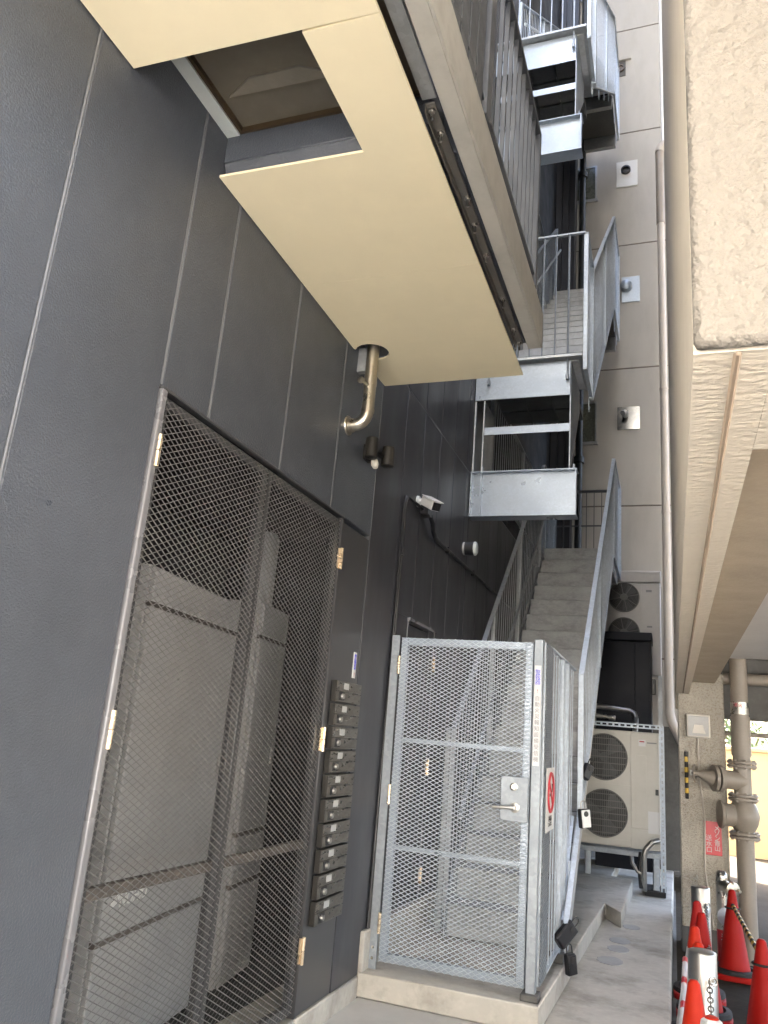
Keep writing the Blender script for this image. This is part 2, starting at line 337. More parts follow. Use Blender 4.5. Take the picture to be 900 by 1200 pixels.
# body, recess behind the mesh doors, upper recess behind the staircase
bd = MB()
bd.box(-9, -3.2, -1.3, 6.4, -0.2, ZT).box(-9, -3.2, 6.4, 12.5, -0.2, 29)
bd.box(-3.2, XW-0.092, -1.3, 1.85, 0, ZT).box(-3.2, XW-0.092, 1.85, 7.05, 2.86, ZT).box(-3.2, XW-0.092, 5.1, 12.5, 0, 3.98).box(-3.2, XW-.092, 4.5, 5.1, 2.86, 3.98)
bd.box(-3.2, XW-0.06, 7.0, 7.06, 4.0, 10.5).box(-3.2, -1.48, 12.3, 12.5, 4.0, 22).box(-3.2, -1.84, 9.0, 12.29, 4.0, 22).box(-3.2, XW-.002, 7.06, 12.3, 8.0, 8.12)  # black fill stands in for the deep shade of the upper recess
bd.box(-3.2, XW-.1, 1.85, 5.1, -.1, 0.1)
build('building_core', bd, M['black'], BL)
rw = MB()
for k in range(3): rw.box(-1.82+k*0.115, -1.82+(k+1)*0.115-0.008, 12.24, 12.3, 4.0, 22)
build('rear_wall', rw, M['cladsm'], BL, bevel=0.003)
# door frame and the two expanded-metal doors
fr = MB().box(XW-0.06, XW+0.012, DY0, DY0+0.035, DZ0, DZ1)
build('frame_head', MB().box(XW-0.06, XW+0.010, DY0, DY1, DZ1, DZ1+0.012).box(XW-0.06, XW+0.006, DY1-0.025, DY1, DZ0, DZ1), M['panel'], BL, bevel=0.004)
build('door_frame', fr, M['framepaint'], BL, bevel=0.006, seg=2)
def mesh_door(y0, y1, hy):
    f = MB(); xf0, xf1 = XW-0.045, XW-0.014
    f.box(xf0, xf1, y0, y0+0.045, DZ0+.02, DZ1-.01).box(xf0, xf1, y1-0.045, y1, DZ0+.02, DZ1-.01)
    f.box(xf0, xf1, y0+.045, y1-.045, DZ1-.05, DZ1-.01).box(xf0, xf1, y0+.045, y1-.045, DZ0+.02, DZ0+.07)
    d = build('mesh_door', f, M['panel'], BL, bevel=0.003)
    build('mid_rail', MB().box(xf0, xf1-.002, y0+.045, y1-.045, 0.925, 0.965), M['rust'], d)
    m_ = MB().strands((XW-0.006, y0+.004, DZ0+.03), (0, 1, 0), (0, 0, 1), y1-y0-.008, DZ1-DZ0-.05, 0.052, 0.0268, 0.0046, 0.0017)
    build('mesh_panel', m_, M['meshdk'], d)
    for z in (2.50, 1.48, 0.43):
        h = MB().tube([(XW+0.012, hy, z-.064), (XW+0.012, hy, z-.002)], 0.011, 10).tube([(XW+0.012, hy, z+.002), (XW+0.012, hy, z+.064)], 0.011, 10)
        h.box(XW-0.004, XW+.006, hy-.02, hy+.02, z-.06, z+.06)
        build('hinge', h, M['brass'], d)
mesh_door(DY0+0.037, 3.172, DY0+0.03)
mesh_door(3.180, DY1-0.032, DY1-0.012)
# soffit with its cut-out and pipe hole
SZ0, SZ1 = 3.81, 3.822; XR = -0.859; XL = XW+0.006
so = MB()
so.prism([(XL, -1.3), (XR, -1.3), (XR, 1.824), (XL, 1.80)], 'z', SZ0, SZ1)
so.prism([(-1.142, 1.827), (XR, 1.827), (XR, 3.272), (XL, 3.272), (XL, 2.398), (-1.142, 2.41)], 'z', SZ0, SZ1)
hole = [(-1.715+0.105*math.cos(math.radians(a)), 4.05+0.105*math.sin(math.radians(a))) for a in range(-170, 171, 20)]
hole = [p for p in hole if p[0] > XL]
so.prism([(XL, 3.274), (XR, 3.274), (XR, 4.528), (XL+.012, 4.53)] + [(XL+0.002, hole[-1][1]+.01)] + hole[::-1] + [(XL, hole[0][1]-.01)], 'z', SZ0, SZ1)
build('soffit', so, M['soffit'], BL)
rc = MB().box(XW+.002, -0.87, 2.415, 2.60, 3.90, 4.10).prism([(2.415, 3.90), (2.60, 3.90), (2.60, 3.84), (2.455, 3.84)], 'x', XW+.002, -0.87)
rc.box(XW+.001, -0.80, 2.60, 4.28, 3.90, 4.12).box(XW+.001, -0.80, -1.3, 1.70, 3.90, 4.12)
build('overhang_slab', rc, M['clad'], BL, bevel=0.006)
sk = MB().box(XW+.085, -0.87, 1.70, 2.40, 4.06, 4.07)
g_ = build('skylight', sk, M['brglass'], BL)
build('skylight_frame', MB().box(XW+.07, XW+.085, 1.70, 2.40, 4.035, 4.09).box(XW+.07, -0.87, 2.40, 2.413, 4.035, 4.09), M['bronze'], g_)
build('reflection_relief', MB().prism([(-1.70, 2.228), (-1.57, 2.160), (-1.345, 2.160), (-1.20, 2.236)], 'z', 4.048, 4.059), M['skyrefl'], g_)  # pale relief standing in for the duct reflection in the glass
build('light_trim', MB().box(XW+.003, XW+.066, 1.70, 2.414, 4.03, 4.06), M['lens'], g_)
build('duct_above', MB().prism([(1.75, 4.24), (1.95, 4.15), (2.2, 4.15), (2.34, 4.28)], 'x', -1.6, -1.0).box(XW+.01, -.8, 1.6, 2.6, 4.5, 4.52), M['beampaint'], g_)
# fascia beam, bolts, railing of the balcony
bm_ = MB().box(-0.712, -0.70, -1.3, 4.28, 3.858, 4.088).box(-0.785, -0.712, -1.3, 4.28, 3.858, 3.869).box(-0.785, -0.712, -1.3, 4.28, 4.077, 4.088).box(-0.785, -0.779, -1.3, 4.28, 3.869, 3.882)
bl = build('fascia_beam', bm_, M['beampaint'], BL, bevel=0.002)
build('backing_plate', MB().box(-0.80, -0.793, -1.3, 4.27, 3.90, 4.10).box(-0.856, -.80, -1.3, 2.28, 3.878, 3.886), M['galvd'], bl)
bk = MB().box(-0.850, -0.812, 2.30, 4.24, 3.873, 3.882).box(-0.852, -0.848, 2.30, 4.24, 3.84, 3.873)
build('angle_bracket', bk, M['bkt'], bl)
for y in (2.33, 2.45, 2.86, 3.05, 3.30, 3.72, 4.05, 4.22):
    x = -0.832 if random.random() < .6 else -0.82
    b_ = MB().lathe((x, y, 3.873), [(0.015, 0), (0.015, -.010)], 6).tube([(x, y, 3.865), (x+.004, y, 3.825)], 0.006, 8)
    build('bolt', b_, M['steel'], bl)
rl = MB().box(-0.735, -0.695, -1.3, 4.0, 5.145, 5.175)
R = build('balcony_railing', rl, M['dksteel'], BL, bevel=0.003)
br = MB().box(-0.728, -0.704, -1.3, 3.96, 4.16, 4.175)
y = 2.80
while y < 3.93: br.box(-0.726, -0.705, y-.006, y+.006, 4.16, 5.146); y += 0.115
build('baluster_panel', br, M['dksteel'], R)
lv = MB(); y = -1.25
while y < 2.58: lv.box(-0.728, -0.705, y-.052, y+.052, 4.10, 5.145); y += 0.122
build('slat_panel', lv, M['dksteel'], R, bevel=0.002)
build('post', MB().box(-0.745, -0.69, 2.62, 2.70, 4.089, 5.145), M['dksteel'], R, bevel=0.003)
build('post', MB().box(-0.74, -0.695, 3.955, 4.0, 4.089, 5.144), M['dksteel'], R, bevel=0.003)
# steel door in the wall behind the gate
dr = MB().box(XW-0.04, XW-0.012, 5.46, 6.14, 0.37, 2.33)
D = build('side_door', dr, M['cladsm'], BL, bevel=0.003)
build('frame', MB().box(XW-0.05, XW+.006, 5.44, 5.46, 0.36, 2.35).box(XW-0.05, XW+.006, 6.14, 6.165, 0.36, 2.35).box(XW-0.05, XW+.02, 5.44, 6.165, 2.35, 2.37), M['framepaint'], D)
for z in (2.10, 1.30, 0.52):
    build('hinge', MB().tube([(XW+.012, 6.15, z-.06), (XW+.012, 6.15, z+.06)], .010, 8).box(XW-.005, XW+.006, 6.13, 6.17, z-.05, z+.05), M['brass'], D)

# ------------------------------------------------------------------ back building
BB = thing('apartment_building', 'tall beige concrete building closing the end of the passage', 'building', (0, 12.6, 0))
bw = MB(); zj = [0, 2.94, 5.37, 7.82, 10.25, 12.67, 15.1, 17.5, 20, 22.4, 24.8, 27.2, 29.6]
for a, b in zip(zj[:-1], zj[1:]): bw.box(-12, 0.62, 12.615, 15.0, a+.012, b-.012)
build('wall', bw, M['bwall'], BB, bevel=0.004)
build('wall_joint', MB().box(-11.98, 0.60, 12.63, 14.9, 0, 29.5), M['bjoint'], BB)
build('base_band', MB().box(-4.5, 0.615, 12.60, 12.614, 0, 1.95), M['concdk'], BB)
def bwin(x0, x1, z0, z1):
    W_ = build('window', MB().box(x0, x1, 12.60, 12.612, z0, z1), M['glassg'], BB)
    f = MB().box(x0-.03, x0, 12.585, 12.613, z0-.03, z1+.03).box(x1, x1+.03, 12.585, 12.613, z0-.03, z1+.03).box(x0, x1, 12.585, 12.613, z1, z1+.03).box(x0-.05, x1+.05, 12.57, 12.613, z0-.05, z0)
    f.box((x0+x1)/2-.012, (x0+x1)/2+.012, 12.59, 12.613, z0, z1)
    build('frame', f, M['galvd'], W_)
bwin(-1.72, -1.17, 11.3, 12.0); bwin(-1.62, -1.14, 6.5, 7.2); bwin(-1.9, -1.3, 16.1, 17.2)
rr = build('small_opening', MB().box(-.82, -.62, 12.60, 12.613, 14.0, 14.35), M['concdk'], BB)
build('frame', MB().box(-.84, -.52, 12.57, 12.613, 14.36, 14.42), M['bwall'], rr)
build('frame', MB().lathe((-.72, 12.60, 14.18), [(.08, 0), (.08, .03), (.06, .03), (.055, .01)], 16, (0, -1, 0)), M['bronze'], rr)

# vents on plates
def vent(name, label, x0, x1, z0, z1, platem, kind):
    t = thing(name, label, 'vent', ((x0+x1)/2, 12.6, z0), 'vents on the beige wall')
    build('plate', MB().box(x0, x1, 12.588, 12.612, z0, z1), platem, t, bevel=0.003)
    cx = x0 + (x1-x0)*(.45 if kind != 'hood' else .35); cz = z0+(z1-z0)*(.62)
    if kind == 'hole': build('pipe_end', MB().lathe((cx, 12.588, cz), [(.085, 0), (.085, .05), (.06, .055), (.055, .01), (.0, .01)], 18, (0, -1, 0)), M['blackp'], t)
    if kind == 'cap': build('vent_cap', MB().lathe((cx-.06, 12.588, cz), [(.10, 0), (.105, .05), (.09, .085), (.05, .10), (0, .103)], 20, (0, -1, 0)), M['galvw'], t)
    if kind == 'hood': build('pipe_end', MB().tube([(cx, 12.588, cz), (cx, 12.45, cz), (cx-.03, 12.40, cz-.04)], .045, 12), M['galvd'], t)
vent('vent_plate', 'white plate with a black round vent hole, high on the beige wall', -.79, -.42, 11.47, 12.02, M['whitep'], 'hole')
vent('vent_plate', 'grey plate with a domed round vent cap beside the middle stair railing', -.70, -.40, 9.08, 9.58, M['galvw'], 'cap')
vent('vent_plate', 'shiny square steel plate with a stub pipe, lowest vent on the beige wall', -.775, -.415, 6.69, 7.10, M['mirror'], 'hood')
# drainpipes
dp = thing('drainpipe', 'beige drainpipe with top elbow running down the beige back wall', 'pipe', (-.035, 12.42, 2.0))
build('pipe', MB().tube([(-.035, 12.42, 2.35), (-.035, 12.42, 10.45)], .062, 16), M['pvc'], dp)
build('upper_sleeve', MB().tube([(-.035, 12.42, 10.45), (-.035, 12.42, 11.95)], .072, 16), M['pipeb'], dp)
build('elbow', MB().tube([(-.035, 12.42, 11.95)] + arc((.145, 12.42, 11.95), .18, 180, 90, 6, 'xz') + [(.5, 12.42, 12.13)], .078, 16), M['pvc'], dp)
build('elbow', MB().tube([(-.035, 12.42, 2.36), (-.035, 12.42, 2.15), (-.01, 12.42, 2.02), (.12, 12.42, 1.75), (.2, 12.42, 1.6)], .068, 16), M['pvc'], dp)
for z in (5.2, 7.3, 3.1): build('clamp', MB().tube([(-.035, 12.42, z-.015), (-.035, 12.42, z+.015)], .07, 16).box(-.035, .11, 12.41, 12.43, z-.012, z+.012), M['pvc'], dp)
dp2 = thing('drainpipe', 'black drainpipe with collars standing behind the stair landings', 'pipe', (-1.34, 12.1, 4.1))
build('pipe', MB().tube([(-1.34, 12.1, 3.4), (-1.34, 12.1, 19)], .055, 14), M['pipedk'], dp2)
for z in (6.0, 8.6, 11.45, 14.2): build('collar', MB().tube([(-1.34, 12.1, z-.05), (-1.34, 12.1, z+.05)], .085, 14), M['pipedk'], dp2)
wp = thing('drainpipe', 'thin white pipe at the upper right edge of the beige wall', 'pipe', (.02, 12.5, 14))
build('pipe', MB().tube([(.022, 12.5, 12.3), (.022, 12.5, 20)], .03, 10), M['whitep'], wp)
build('elbow', MB().tube([(.022, 12.5, 12.3), (.022, 12.5, 12.2), (.1, 12.5, 12.1)], .032, 10), M['whitep'], wp)

# ------------------------------------------------------------------ right building on columns
BR = thing('apartment_building', 'cream stucco building raised on a column at the right edge', 'building', (0.5, 6, 0))
XB = 0.043
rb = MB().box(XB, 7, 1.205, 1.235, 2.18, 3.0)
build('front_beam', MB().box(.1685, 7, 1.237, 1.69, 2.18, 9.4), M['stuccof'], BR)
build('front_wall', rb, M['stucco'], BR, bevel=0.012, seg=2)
sw_ = MB().box(XB, 0.168, 1.237, 6.6, 2.18, 9.4).box(XB, 0.168, 6.6, 11.9, 2.18, 20).box(0.168, 0.205, 1.695, 11.9, 2.31, 2.6)
build('overhang_slab', MB().box(XB, 7, -1.4, 1.20, 3.02, 3.2).box(XB, 7, -1.4, -1.28, 3.2, 4.2), M['stuccof'], BR, bevel=0.01)  # added slab out of view, keeps sky light off the stucco front
build('edge_beam', sw_, M['stuccof'], BR)
build('drip_strip', MB().box(0.103, 0.116, 1.24, 8.8, 2.1755, 2.19), M['strip'], BR, bevel=0.004)
build('inner_beam', MB().box(0.169, 0.42, 1.691, 11.8, 2.30, 2.9), M['stucco_shade'], BR)  # recessed underside given a darker colour to stand in for its shade
build('ceiling', MB().box(0.42, 7, 1.69, 8.3, 2.50, 2.62), M['ceilw'], BR)
build('upper_storeys', MB().box(0.17, 7, 1.69, 6.6, 2.9, 9.4).box(0.17, 7, 6.6, 11.8, 2.9, 20), M['stuccof'], BR)
build('rear_beam', MB().box(0.505, 7, 9.25, 9.6, 1.98, 2.6).box(0.42, 7, 9.6, 11.8, 2.62, 2.7), M['concdk'], BR)
cm = MB().box(0.055, 0.50, 8.87, 9.4, -0.25, 2.40)
build('column', cm, M['colst'], BR, bevel=0.015, seg=2)
build('column_base', MB().box(0.047, 0.508, 8.862, 9.41, -0.25, -0.02), M['concdk'], BR, bevel=0.01)
hp = MB().tube([(0.5, 8.95, 2.36), (5, 8.95, 2.36)], 0.06, 12).tube([(0.5, 9.15, 1.82), (5, 9.15, 1.82)], 0.022, 10)
build('ceiling_pipe', hp, M['pipeb'], BR)
# sunlit yard seen between the columns
fw = thing('garden_wall', 'sunlit yellow wall seen through the open ground floor at right', 'wall', (3, 18, 0))
build('wall_face', MB().box(0.9, 9, 18, 18.3, -0.25, 1.75), M['sunwall'], fw)
build('coping', MB().box(0.88, 9, 17.95, 18.35, 1.751, 1.83), M['sunwall'], fw, bevel=.01)
tr = thing('tree', 'small green tree behind the yellow wall at right', 'tree', (1.1, 19, -.25))
build('trunk', MB().tube([(1.1, 19, -.25), (1.12, 19, .8), (1.05, 19.05, 1.8), (1.15, 19, 2.8)], [.07, .06, .045, .02], 8), M['bark'], tr)
lf = MB()
for k in range(900):
    c = Vector((1.15+random.gauss(0, .45), 19+random.gauss(0, .4), 2.2+random.gauss(0, .45)))
    a = Vector((random.gauss(0, 1), random.gauss(0, 1), random.gauss(0, 1))).normalized(); b = a.orthogonal().normalized()
    lf.add([c-a*.07, c+b*.03, c+a*.07, c-b*.03], [(0, 1, 2, 3)])
build('crown', lf, M['leaf'], tr)

# ------------------------------------------------------------------ added building across the road (outside the frame, its sunlit front lights the passage)
OB = thing('apartment_building', 'unseen building added across the road, behind the viewpoint', 'building', (4, -17, 0))
ob = MB().box(-30, 36, -24, -14, -.25, 32)
build('wall', ob, M['tower'], OB)

# ------------------------------------------------------------------ external staircase
ST = thing('external_staircase', 'galvanised steel external staircase with concrete steps climbing the narrow passage', 'staircase', (-1.2, 6.2, 0.14))
XS0, XS1, XRL = -1.585, -0.745, -0.70
RISE, RUN = 0.2195, 0.2465
def panel_rail(name, top, bot, x, spacing, parent, m=None, posts=(), wide=0.03, thick=0.009, tabs=None, handrail=None, toph=.045):
    """railing in a plane of constant x; top / bot: polylines of (y, z)"""
    m = m or M['galvr']
    t = MB()
    for a, b in zip(top[:-1], top[1:]): t.bar((x, a[0], a[1]), (x, b[0], b[1]), 0.014, toph, up=(0, 0, 1))
    r = build(name, t, m, parent, bevel=0.002)
    bb = MB()
    for a, b in zip(bot[:-1], bot[1:]): bb.bar((x, a[0], a[1]), (x, b[0], b[1]), 0.010, 0.034, up=(0, 0, 1))
    build('bottom_rail', bb, m, r)
    def at(pl, y):
        for a, b in zip(pl[:-1], pl[1:]):
            if a[0]-1e-6 <= y <= b[0]+1e-6: return a[1] + (b[1]-a[1])*(y-a[0])/max(1e-6, b[0]-a[0])
        return pl[-1][1]
    ba = MB(); y = top[0][0]+spacing*.5
    while y < min(top[-1][0], bot[-1][0]): 
        z0 = at(bot, y)
        ba.tube([(x, y, z0+.005), (x, y, at(top, y)-.004)], .0045, 6)
        y += spacing
    build('baluster_panel', ba, m, r)
    for py in posts:
        build('post', MB().box(x-.022, x+.022, py-.02, py+.02, at(bot, py)-.02, at(top, py)+.002), m, r, bevel=0.003)
    if tabs:
        for py in tabs:
            tb = MB(); z0 = at(bot, py); tb.box(x-.032, x-.022, py-.028, py+.028, z0-.13, z0+.05)
            tb.lathe((x-.022, py, z0-.03), [(.011, 0), (.011, .008)], 6, (1, 0, 0)); tb.lathe((x-.022, py, z0-.09), [(.011, 0), (.011, .008)], 6, (1, 0, 0))
            build('fixing_tab', tb, m, r)
    if handrail:
        build('handrail', MB().tube(handrail, 0.017, 10), m, r)
    return r
def flight(y0, z0, n, x0, x1, stepmat, stringers=True, tiled=False):
    for i in range(1, n+1):
        y = y0 + RUN*(i-1); z = z0 + RISE*i
        b = MB().box(x0, x1, y, y+RUN+.02, z-RISE+.004 if i > 1 else z0, z-.003)
        b.box(x0, x1, y-.008, y+RUN-.004, z-.003, z)
        build('step', b, stepmat, ST, bevel=0.006)
    if stringers:
        L = RUN*n; Hh = RISE*n
        for xs in (x0-.014, x1+.004):
            build('stringer', MB().prism([(y0-.05, z0), (y0+.22, z0), (y0+L+.05, z0+Hh-.26), (y0+L+.05, z0+Hh+.06), (y0-.05, z0+.24)], 'x', xs, xs+.010), M['galvd'], ST)
FY0 = 6.15
flight(FY0, 0.15, 18, XS0, XS1, M['concstep'])
ZL = 0.15+RISE*18; YL = FY0+RUN*17
build('landing', MB().box(XS0-.2, XS1, YL+RUN+.022, 12.0, ZL-.16, ZL-.002), M['concstep'], ST, bevel=0.006)
for y in (YL+.4, 11.9): build('landing_beam', MB().box(XS0-.2, XS1, y, y+.08, ZL-.40, ZL-.165), M['galvd'], ST)
panel_rail('side_railing', [(6.70, 2.12), (10.55, 5.43), (11.9, 5.43)], [(5.93, .40), (10.45, 4.02), (11.9, 4.02)], XRL, 0.135, ST,
           posts=(6.72, 8.4, 10.5, 11.88), tabs=(6.3, 6.9, 7.7, 8.5, 9.3, 10.1, 10.9, 11.7))
panel_rail('enclosure_fence', [(5.40, 2.18), (6.78, 2.17)], [(5.40, .205), (6.07, .22), (6.78, 1.02)], -.768, 0.125, ST, posts=(6.0, 6.26))
for y in (6.0,): build('post_foot', MB().box(-.82, -.72, y-.045, y+.045, .14, .20), M['concdk'], ST, bevel=.004)
panel_rail('wall_side_railing', [(6.27, 1.60), (6.34, 1.66), (10.5, 5.36), (11.9, 5.36)], [(6.27, .30), (6.34, .36), (10.5, 4.02), (11.9, 4.02)], -1.645, 0.11, ST, m=M['galvd'],
           posts=(6.29, 7.6, 8.9, 10.3), handrail=[(-1.56, 6.3, .95), (-1.56, 6.34, 1.02), (-1.56, 10.4, 4.75), (-1.56, 11.5, 4.95)])
build('post', MB().box(-1.70, -1.66, 6.25, 6.30, .14, 1.62), M['galvd'], ST, bevel=.003)
er = MB().box(-1.7, -.70, 11.95, 11.98, 5.40, 5.44).box(-1.7, -.70, 11.955, 11.975, 4.85, 4.87)
E_ = build('end_railing', er, M['dksteel'], ST)
eb = MB()
for k in range(9): eb.box(-1.66+k*.115-.006, -1.66+k*.115+.006, 11.958, 11.972, 4.0, 5.40)
build('baluster_panel', eb, M['dksteel'], E_)

def upper_module(dz, rail_peak=True):
    z = dz; YF = 7.064
    # boxed end of the near landing: lower channel, open middle, upper plate, deck edge
    lc = MB().box(-1.815, -.80, YF+.012, YF+.022, z+3.612, z+4.05).box(-1.815, -.795, YF-.045, YF+.12, z+3.60, z+3.612).box(-1.815, -.795, YF-.035, YF+.12, z+4.05, z+4.062)
    c = build('lower_channel', lc, M['galvw'], ST, bevel=.002)
    for x in (-1.715, -.815, -1.812): build('stiffener', MB().box(x, x+.012, YF-.035, YF+.012, z+3.612, z+4.05), M['galvw'], c)
    for x in (-1.70, -.83):
        build('bolt', MB().lathe((x, YF-.005, z+4.062), [(.018, 0), (.018, .016), (.009, .017), (.009, .05)], 6), M['galv'], c)
    build('upper_plate', MB().box(-1.815, -.865, YF, YF+.012, z+4.83, z+5.19), M['galvw'], ST, bevel=.003)
    build('side_plate', MB().box(-1.725, -1.713, YF+.013, YF+.42, z+4.063, z+4.829), M['galvd'], ST)
    build('side_plate', MB().box(-1.815, -1.80, YF+.013, YF+.5, z+4.063, z+4.829), M['galvd'], ST)
    build('gusset_plate', MB().prism([(YF, z+4.07), (YF+.06, z+4.07), (YF+.75, z+4.95), (YF+.75, z+5.19), (YF, z+5.19)], 'x', -.877, -.866), M['galv'], ST)
    build('cross_bar', MB().box(-1.71, -.88, YF+.02, YF+.03, z+4.46, z+4.54), M['galvw'], ST)
    de = MB().box(-1.83, -.76, YF-.07, YF+.02, z+5.205, z+5.235).box(-.80, -.76, YF+.02, YF+.75, z+5.205, z+5.235)
    build('deck_edge', de, M['galvd'], ST, bevel=.002)
    build('deck', MB().box(-1.8, -.80, YF+.021, YF+.62, z+5.19, z+5.228), M['tile'], ST)
    for i in range(3):
        for j in range(3):
            x0 = -1.70+i*.28; y0 = YF+.10+j*.36; zz = z+5.14-j*.0
            build('deck_pan', MB().prism([(y0, zz-.10), (y0+.33, zz-.10), (y0+.30, zz-.03), (y0+.03, zz-.03)], 'x', x0+.005, x0+.27).box(x0, x0+.005, y0, y0+.36, zz-.12, zz), M['pan'], ST)
    for x in (-1.68, -.90):
        build('hanger_rod', MB().tube([(x, YF-.03, z+4.98), (x, YF-.03, z+6.60 if x < -1 else z+6.6)], .010, 8).lathe((x, YF-.03, z+4.98), [(.018, 0), (.018, .05)], 6), M['galv'], ST)
    # front railing of the near landing
    f = MB().bar((-1.8, YF-.03, z+6.61), (-.745, YF-.03, z+6.61), .02, .035, up=(0, 0, 1))
    F = build('front_railing', f, M['galv'], ST, bevel=.002)
    b = MB()
    for k in range(8): b.tube([(-1.78+k*.125, YF-.03, z+5.235), (-1.78+k*.125, YF-.03, z+6.60)], .0085, 8)
    build('baluster_panel', b, M['galv'], F)
    # flight with tiled steps and its side railing
    flight(7.55, z+5.225, 14, XS0, XS1-.03, M['tile'])
    zl = z+5.225+RISE*14; yl = 7.55+RUN*13
    build('landing', MB().box(XS0-.2, XS1-.03, yl+RUN+.022, 12.15, zl-.16, zl-.002), M['pan'], ST)
    build('landing_beam', MB().box(XS0-.2, XS1-.03, 12.05, 12.13, zl-.40, zl-.165), M['galvd'], ST)
    build('landing_beam', MB().box(XS0-.2, XS1-.03, yl+.35, yl+.43, zl-.40, zl-.165), M['galvd'], ST)
    panel_rail('side_railing', [(YF-.03, z+6.61), (7.70, z+6.60), (11.08, z+9.74), (12.2, z+9.74)], [(YF-.03, z+5.10), (7.74, z+5.06), (11.08, z+8.10), (12.2, z+8.14)], -.735, 0.135, ST,
               posts=(7.06, 7.68, 9.4, 11.06, 12.18), tabs=(7.72, 8.6, 9.4, 10.2, 11.0, 11.6, 12.1))
    panel_rail('wall_side_railing', [(7.5, z+6.35), (11.0, z+9.6)], [(7.5, z+5.2), (11.0, z+8.3)], -1.62, .11, ST, posts=(7.52, 9.2, 10.98), handrail=[(-1.55, 7.5, z+6.0), (-1.55, 11, z+9.2)])
upper_module(0.0)
upper_module(4.05)
# corridor railings at the storey levels
for zc in (4.10, 8.15):
    panel_rail('corridor_railing', [(7.7, zc+1.12), (11.6, zc+1.12)], [(7.7, zc+.10), (11.6, zc+.10)], -1.78, .115, ST, m=M['galvd'], posts=(7.72, 9.6, 11.55))

# ------------------------------------------------------------------ gate at the foot of the stair
GT = thing('metal_gate', 'tall galvanised gate of expanded metal with lever handle at the stair foot', 'gate', (-1.28, 5.08, .14))
lp = MB().box(-1.797, -1.742, 5.07, 5.082, .125, 2.19).box(-1.797, -1.785, 5.082, 5.14, .125, 2.19)
P = build('hinge_post', lp, M['galv'], GT, bevel=.002)
for z in (.20, .26): build('bolt', MB().lathe((-1.77, 5.07, z), [(.010, 0), (.008, .006)], 8, (0, -1, 0)), M['steel'], P)
gx0, gx1, gz0, gz1 = -1.732, -.832, .185, 2.178
gf = MB()
gf.box(gx0, gx0+.05, 5.083, 5.118, gz0, gz1).box(gx1-.05, gx1, 5.083, 5.118, gz0, gz1).box(gx0+.05, gx1-.05, 5.083, 5.118, gz1-.05, gz1).box(gx0+.05, gx1-.05, 5.083, 5.118, gz0, gz0+.05)
LF = build('gate_leaf', gf, M['galvw'], GT, bevel=.003)
for z in (1.505, .845): build('mid_rail', MB().box(gx0+.05, gx1-.05, 5.086, 5.112, z-.014, z+.014), M['galvw'], LF)
build('mesh_panel', MB().strands((gx0+.002, 5.076, gz0+.002), (1, 0, 0), (0, 0, 1), gx1-gx0-.004, gz1-gz0-.004, .046, .0258, .0058, .0022), M['galvr'], LF)
for z in (1.99, 1.16, .40):
    build('hinge', MB().tube([(-1.737, 5.066, z-.06), (-1.737, 5.066, z-.002)], .010, 10).tube([(-1.737, 5.066, z+.002), (-1.737, 5.066, z+.06)], .010, 10), M['brass'], GT)
lk = MB().box(-1.005, -.838, 5.058, 5.072, 1.085, 1.345)
K = build('lock_plate', lk, M['galv'], GT, bevel=.002)
build('key_cylinder', MB().lathe((-.925, 5.058, 1.285), [(.024, 0), (.024, .006), (.016, .008), (.015, .014), (0, .014)], 20, (0, -1, 0)).box(-.928, -.922, 5.042, 5.046, 1.276, 1.294), M['steel'], K)
hd = MB().lathe((-.915, 5.058, 1.165), [(.030, 0), (.030, .008), (.012, .012), (.011, .045)], 20, (0, -1, 0)).tube([(-.915, 5.015, 1.165), (-.945, 5.010, 1.165), (-1.045, 5.012, 1.160)], [.011, .011, .009], 12)
build('lever_handle', hd, M['chrome'], K)
rp = MB().box(-.822, -.766, 5.055, 5.115, .165, 2.195)
RP = build('latch_post', rp, M['galv'], GT, bevel=.003)
build('post_foot', MB().box(-.845, -.745, 5.02, 5.145, .14, .175).box(-.85, -.735, 5.015, 5.16, .10, .14), M['concdk'], RP, bevel=.004)
# mesh infill returning along the side
sf = MB().box(-.775, -.755, 5.116, 5.13, .2, 2.185).box(-.775, -.755, 5.375, 5.39, .2, 2.185).box(-.774, -.756, 5.13, 5.375, 2.17, 2.185).box(-.774, -.756, 5.13, 5.375, .2, .215)
SF = build('side_panel', sf, M['galv'], GT)
build('mesh_panel', MB().strands((-.750, 5.118, .2), (0, 1, 0), (0, 0, 1), .27, 1.98, .046, .0258, .0072, .0024), M['galv'], SF)

# stickers and signs on the gate
sk_ = thing('sticker', 'narrow white sticker with blue and grey vertical writing on the gate post', 'sticker', (-.795, 5.053, 1.43))
build('backing', MB().box(-.815, -.775, 5.0525, 5.0545, 1.42, 2.03), M['signwhite'], sk_)
build('blue_lettering', text_mb('警\n報\n器', .036, (-.795, 5.0515, 1.955), (1, 0, 0), (0, 0, 1), line=.85), M['inkblue'], sk_)
build('red_lettering', text_mb('!', .03, (-.795, 5.0515, 1.87), (1, 0, 0), (0, 0, 1)), M['inkred'], sk_)
build('grey_lettering', text_mb('自\n動\n火\n災\n報\n知\n設\n備\n受\n信\n機', .032, (-.795, 5.0515, 1.64), (1, 0, 0), (0, 0, 1), line=1.15), M['inkgrey'], sk_)
ns = thing('no_smoking_sign', 'small white no smoking sign fixed to the side of the gate enclosure', 'sign', (-.74, 5.3, 1.05))
build('board', MB().box(-.744, -.740, 5.16, 5.50, 1.03, 1.41), M['signwhite'], ns, bevel=.001)
X_ = -.7385
rg = MB().torus((X_, 5.33, 1.26), (0, 1, 0), (0, 0, 1), .115, .011, 32, 6).bar((X_, 5.25, 1.34), (X_, 5.41, 1.18), .014, .003, up=(1, 0, 0))
build('red_ring', rg, M['inkred'], ns)
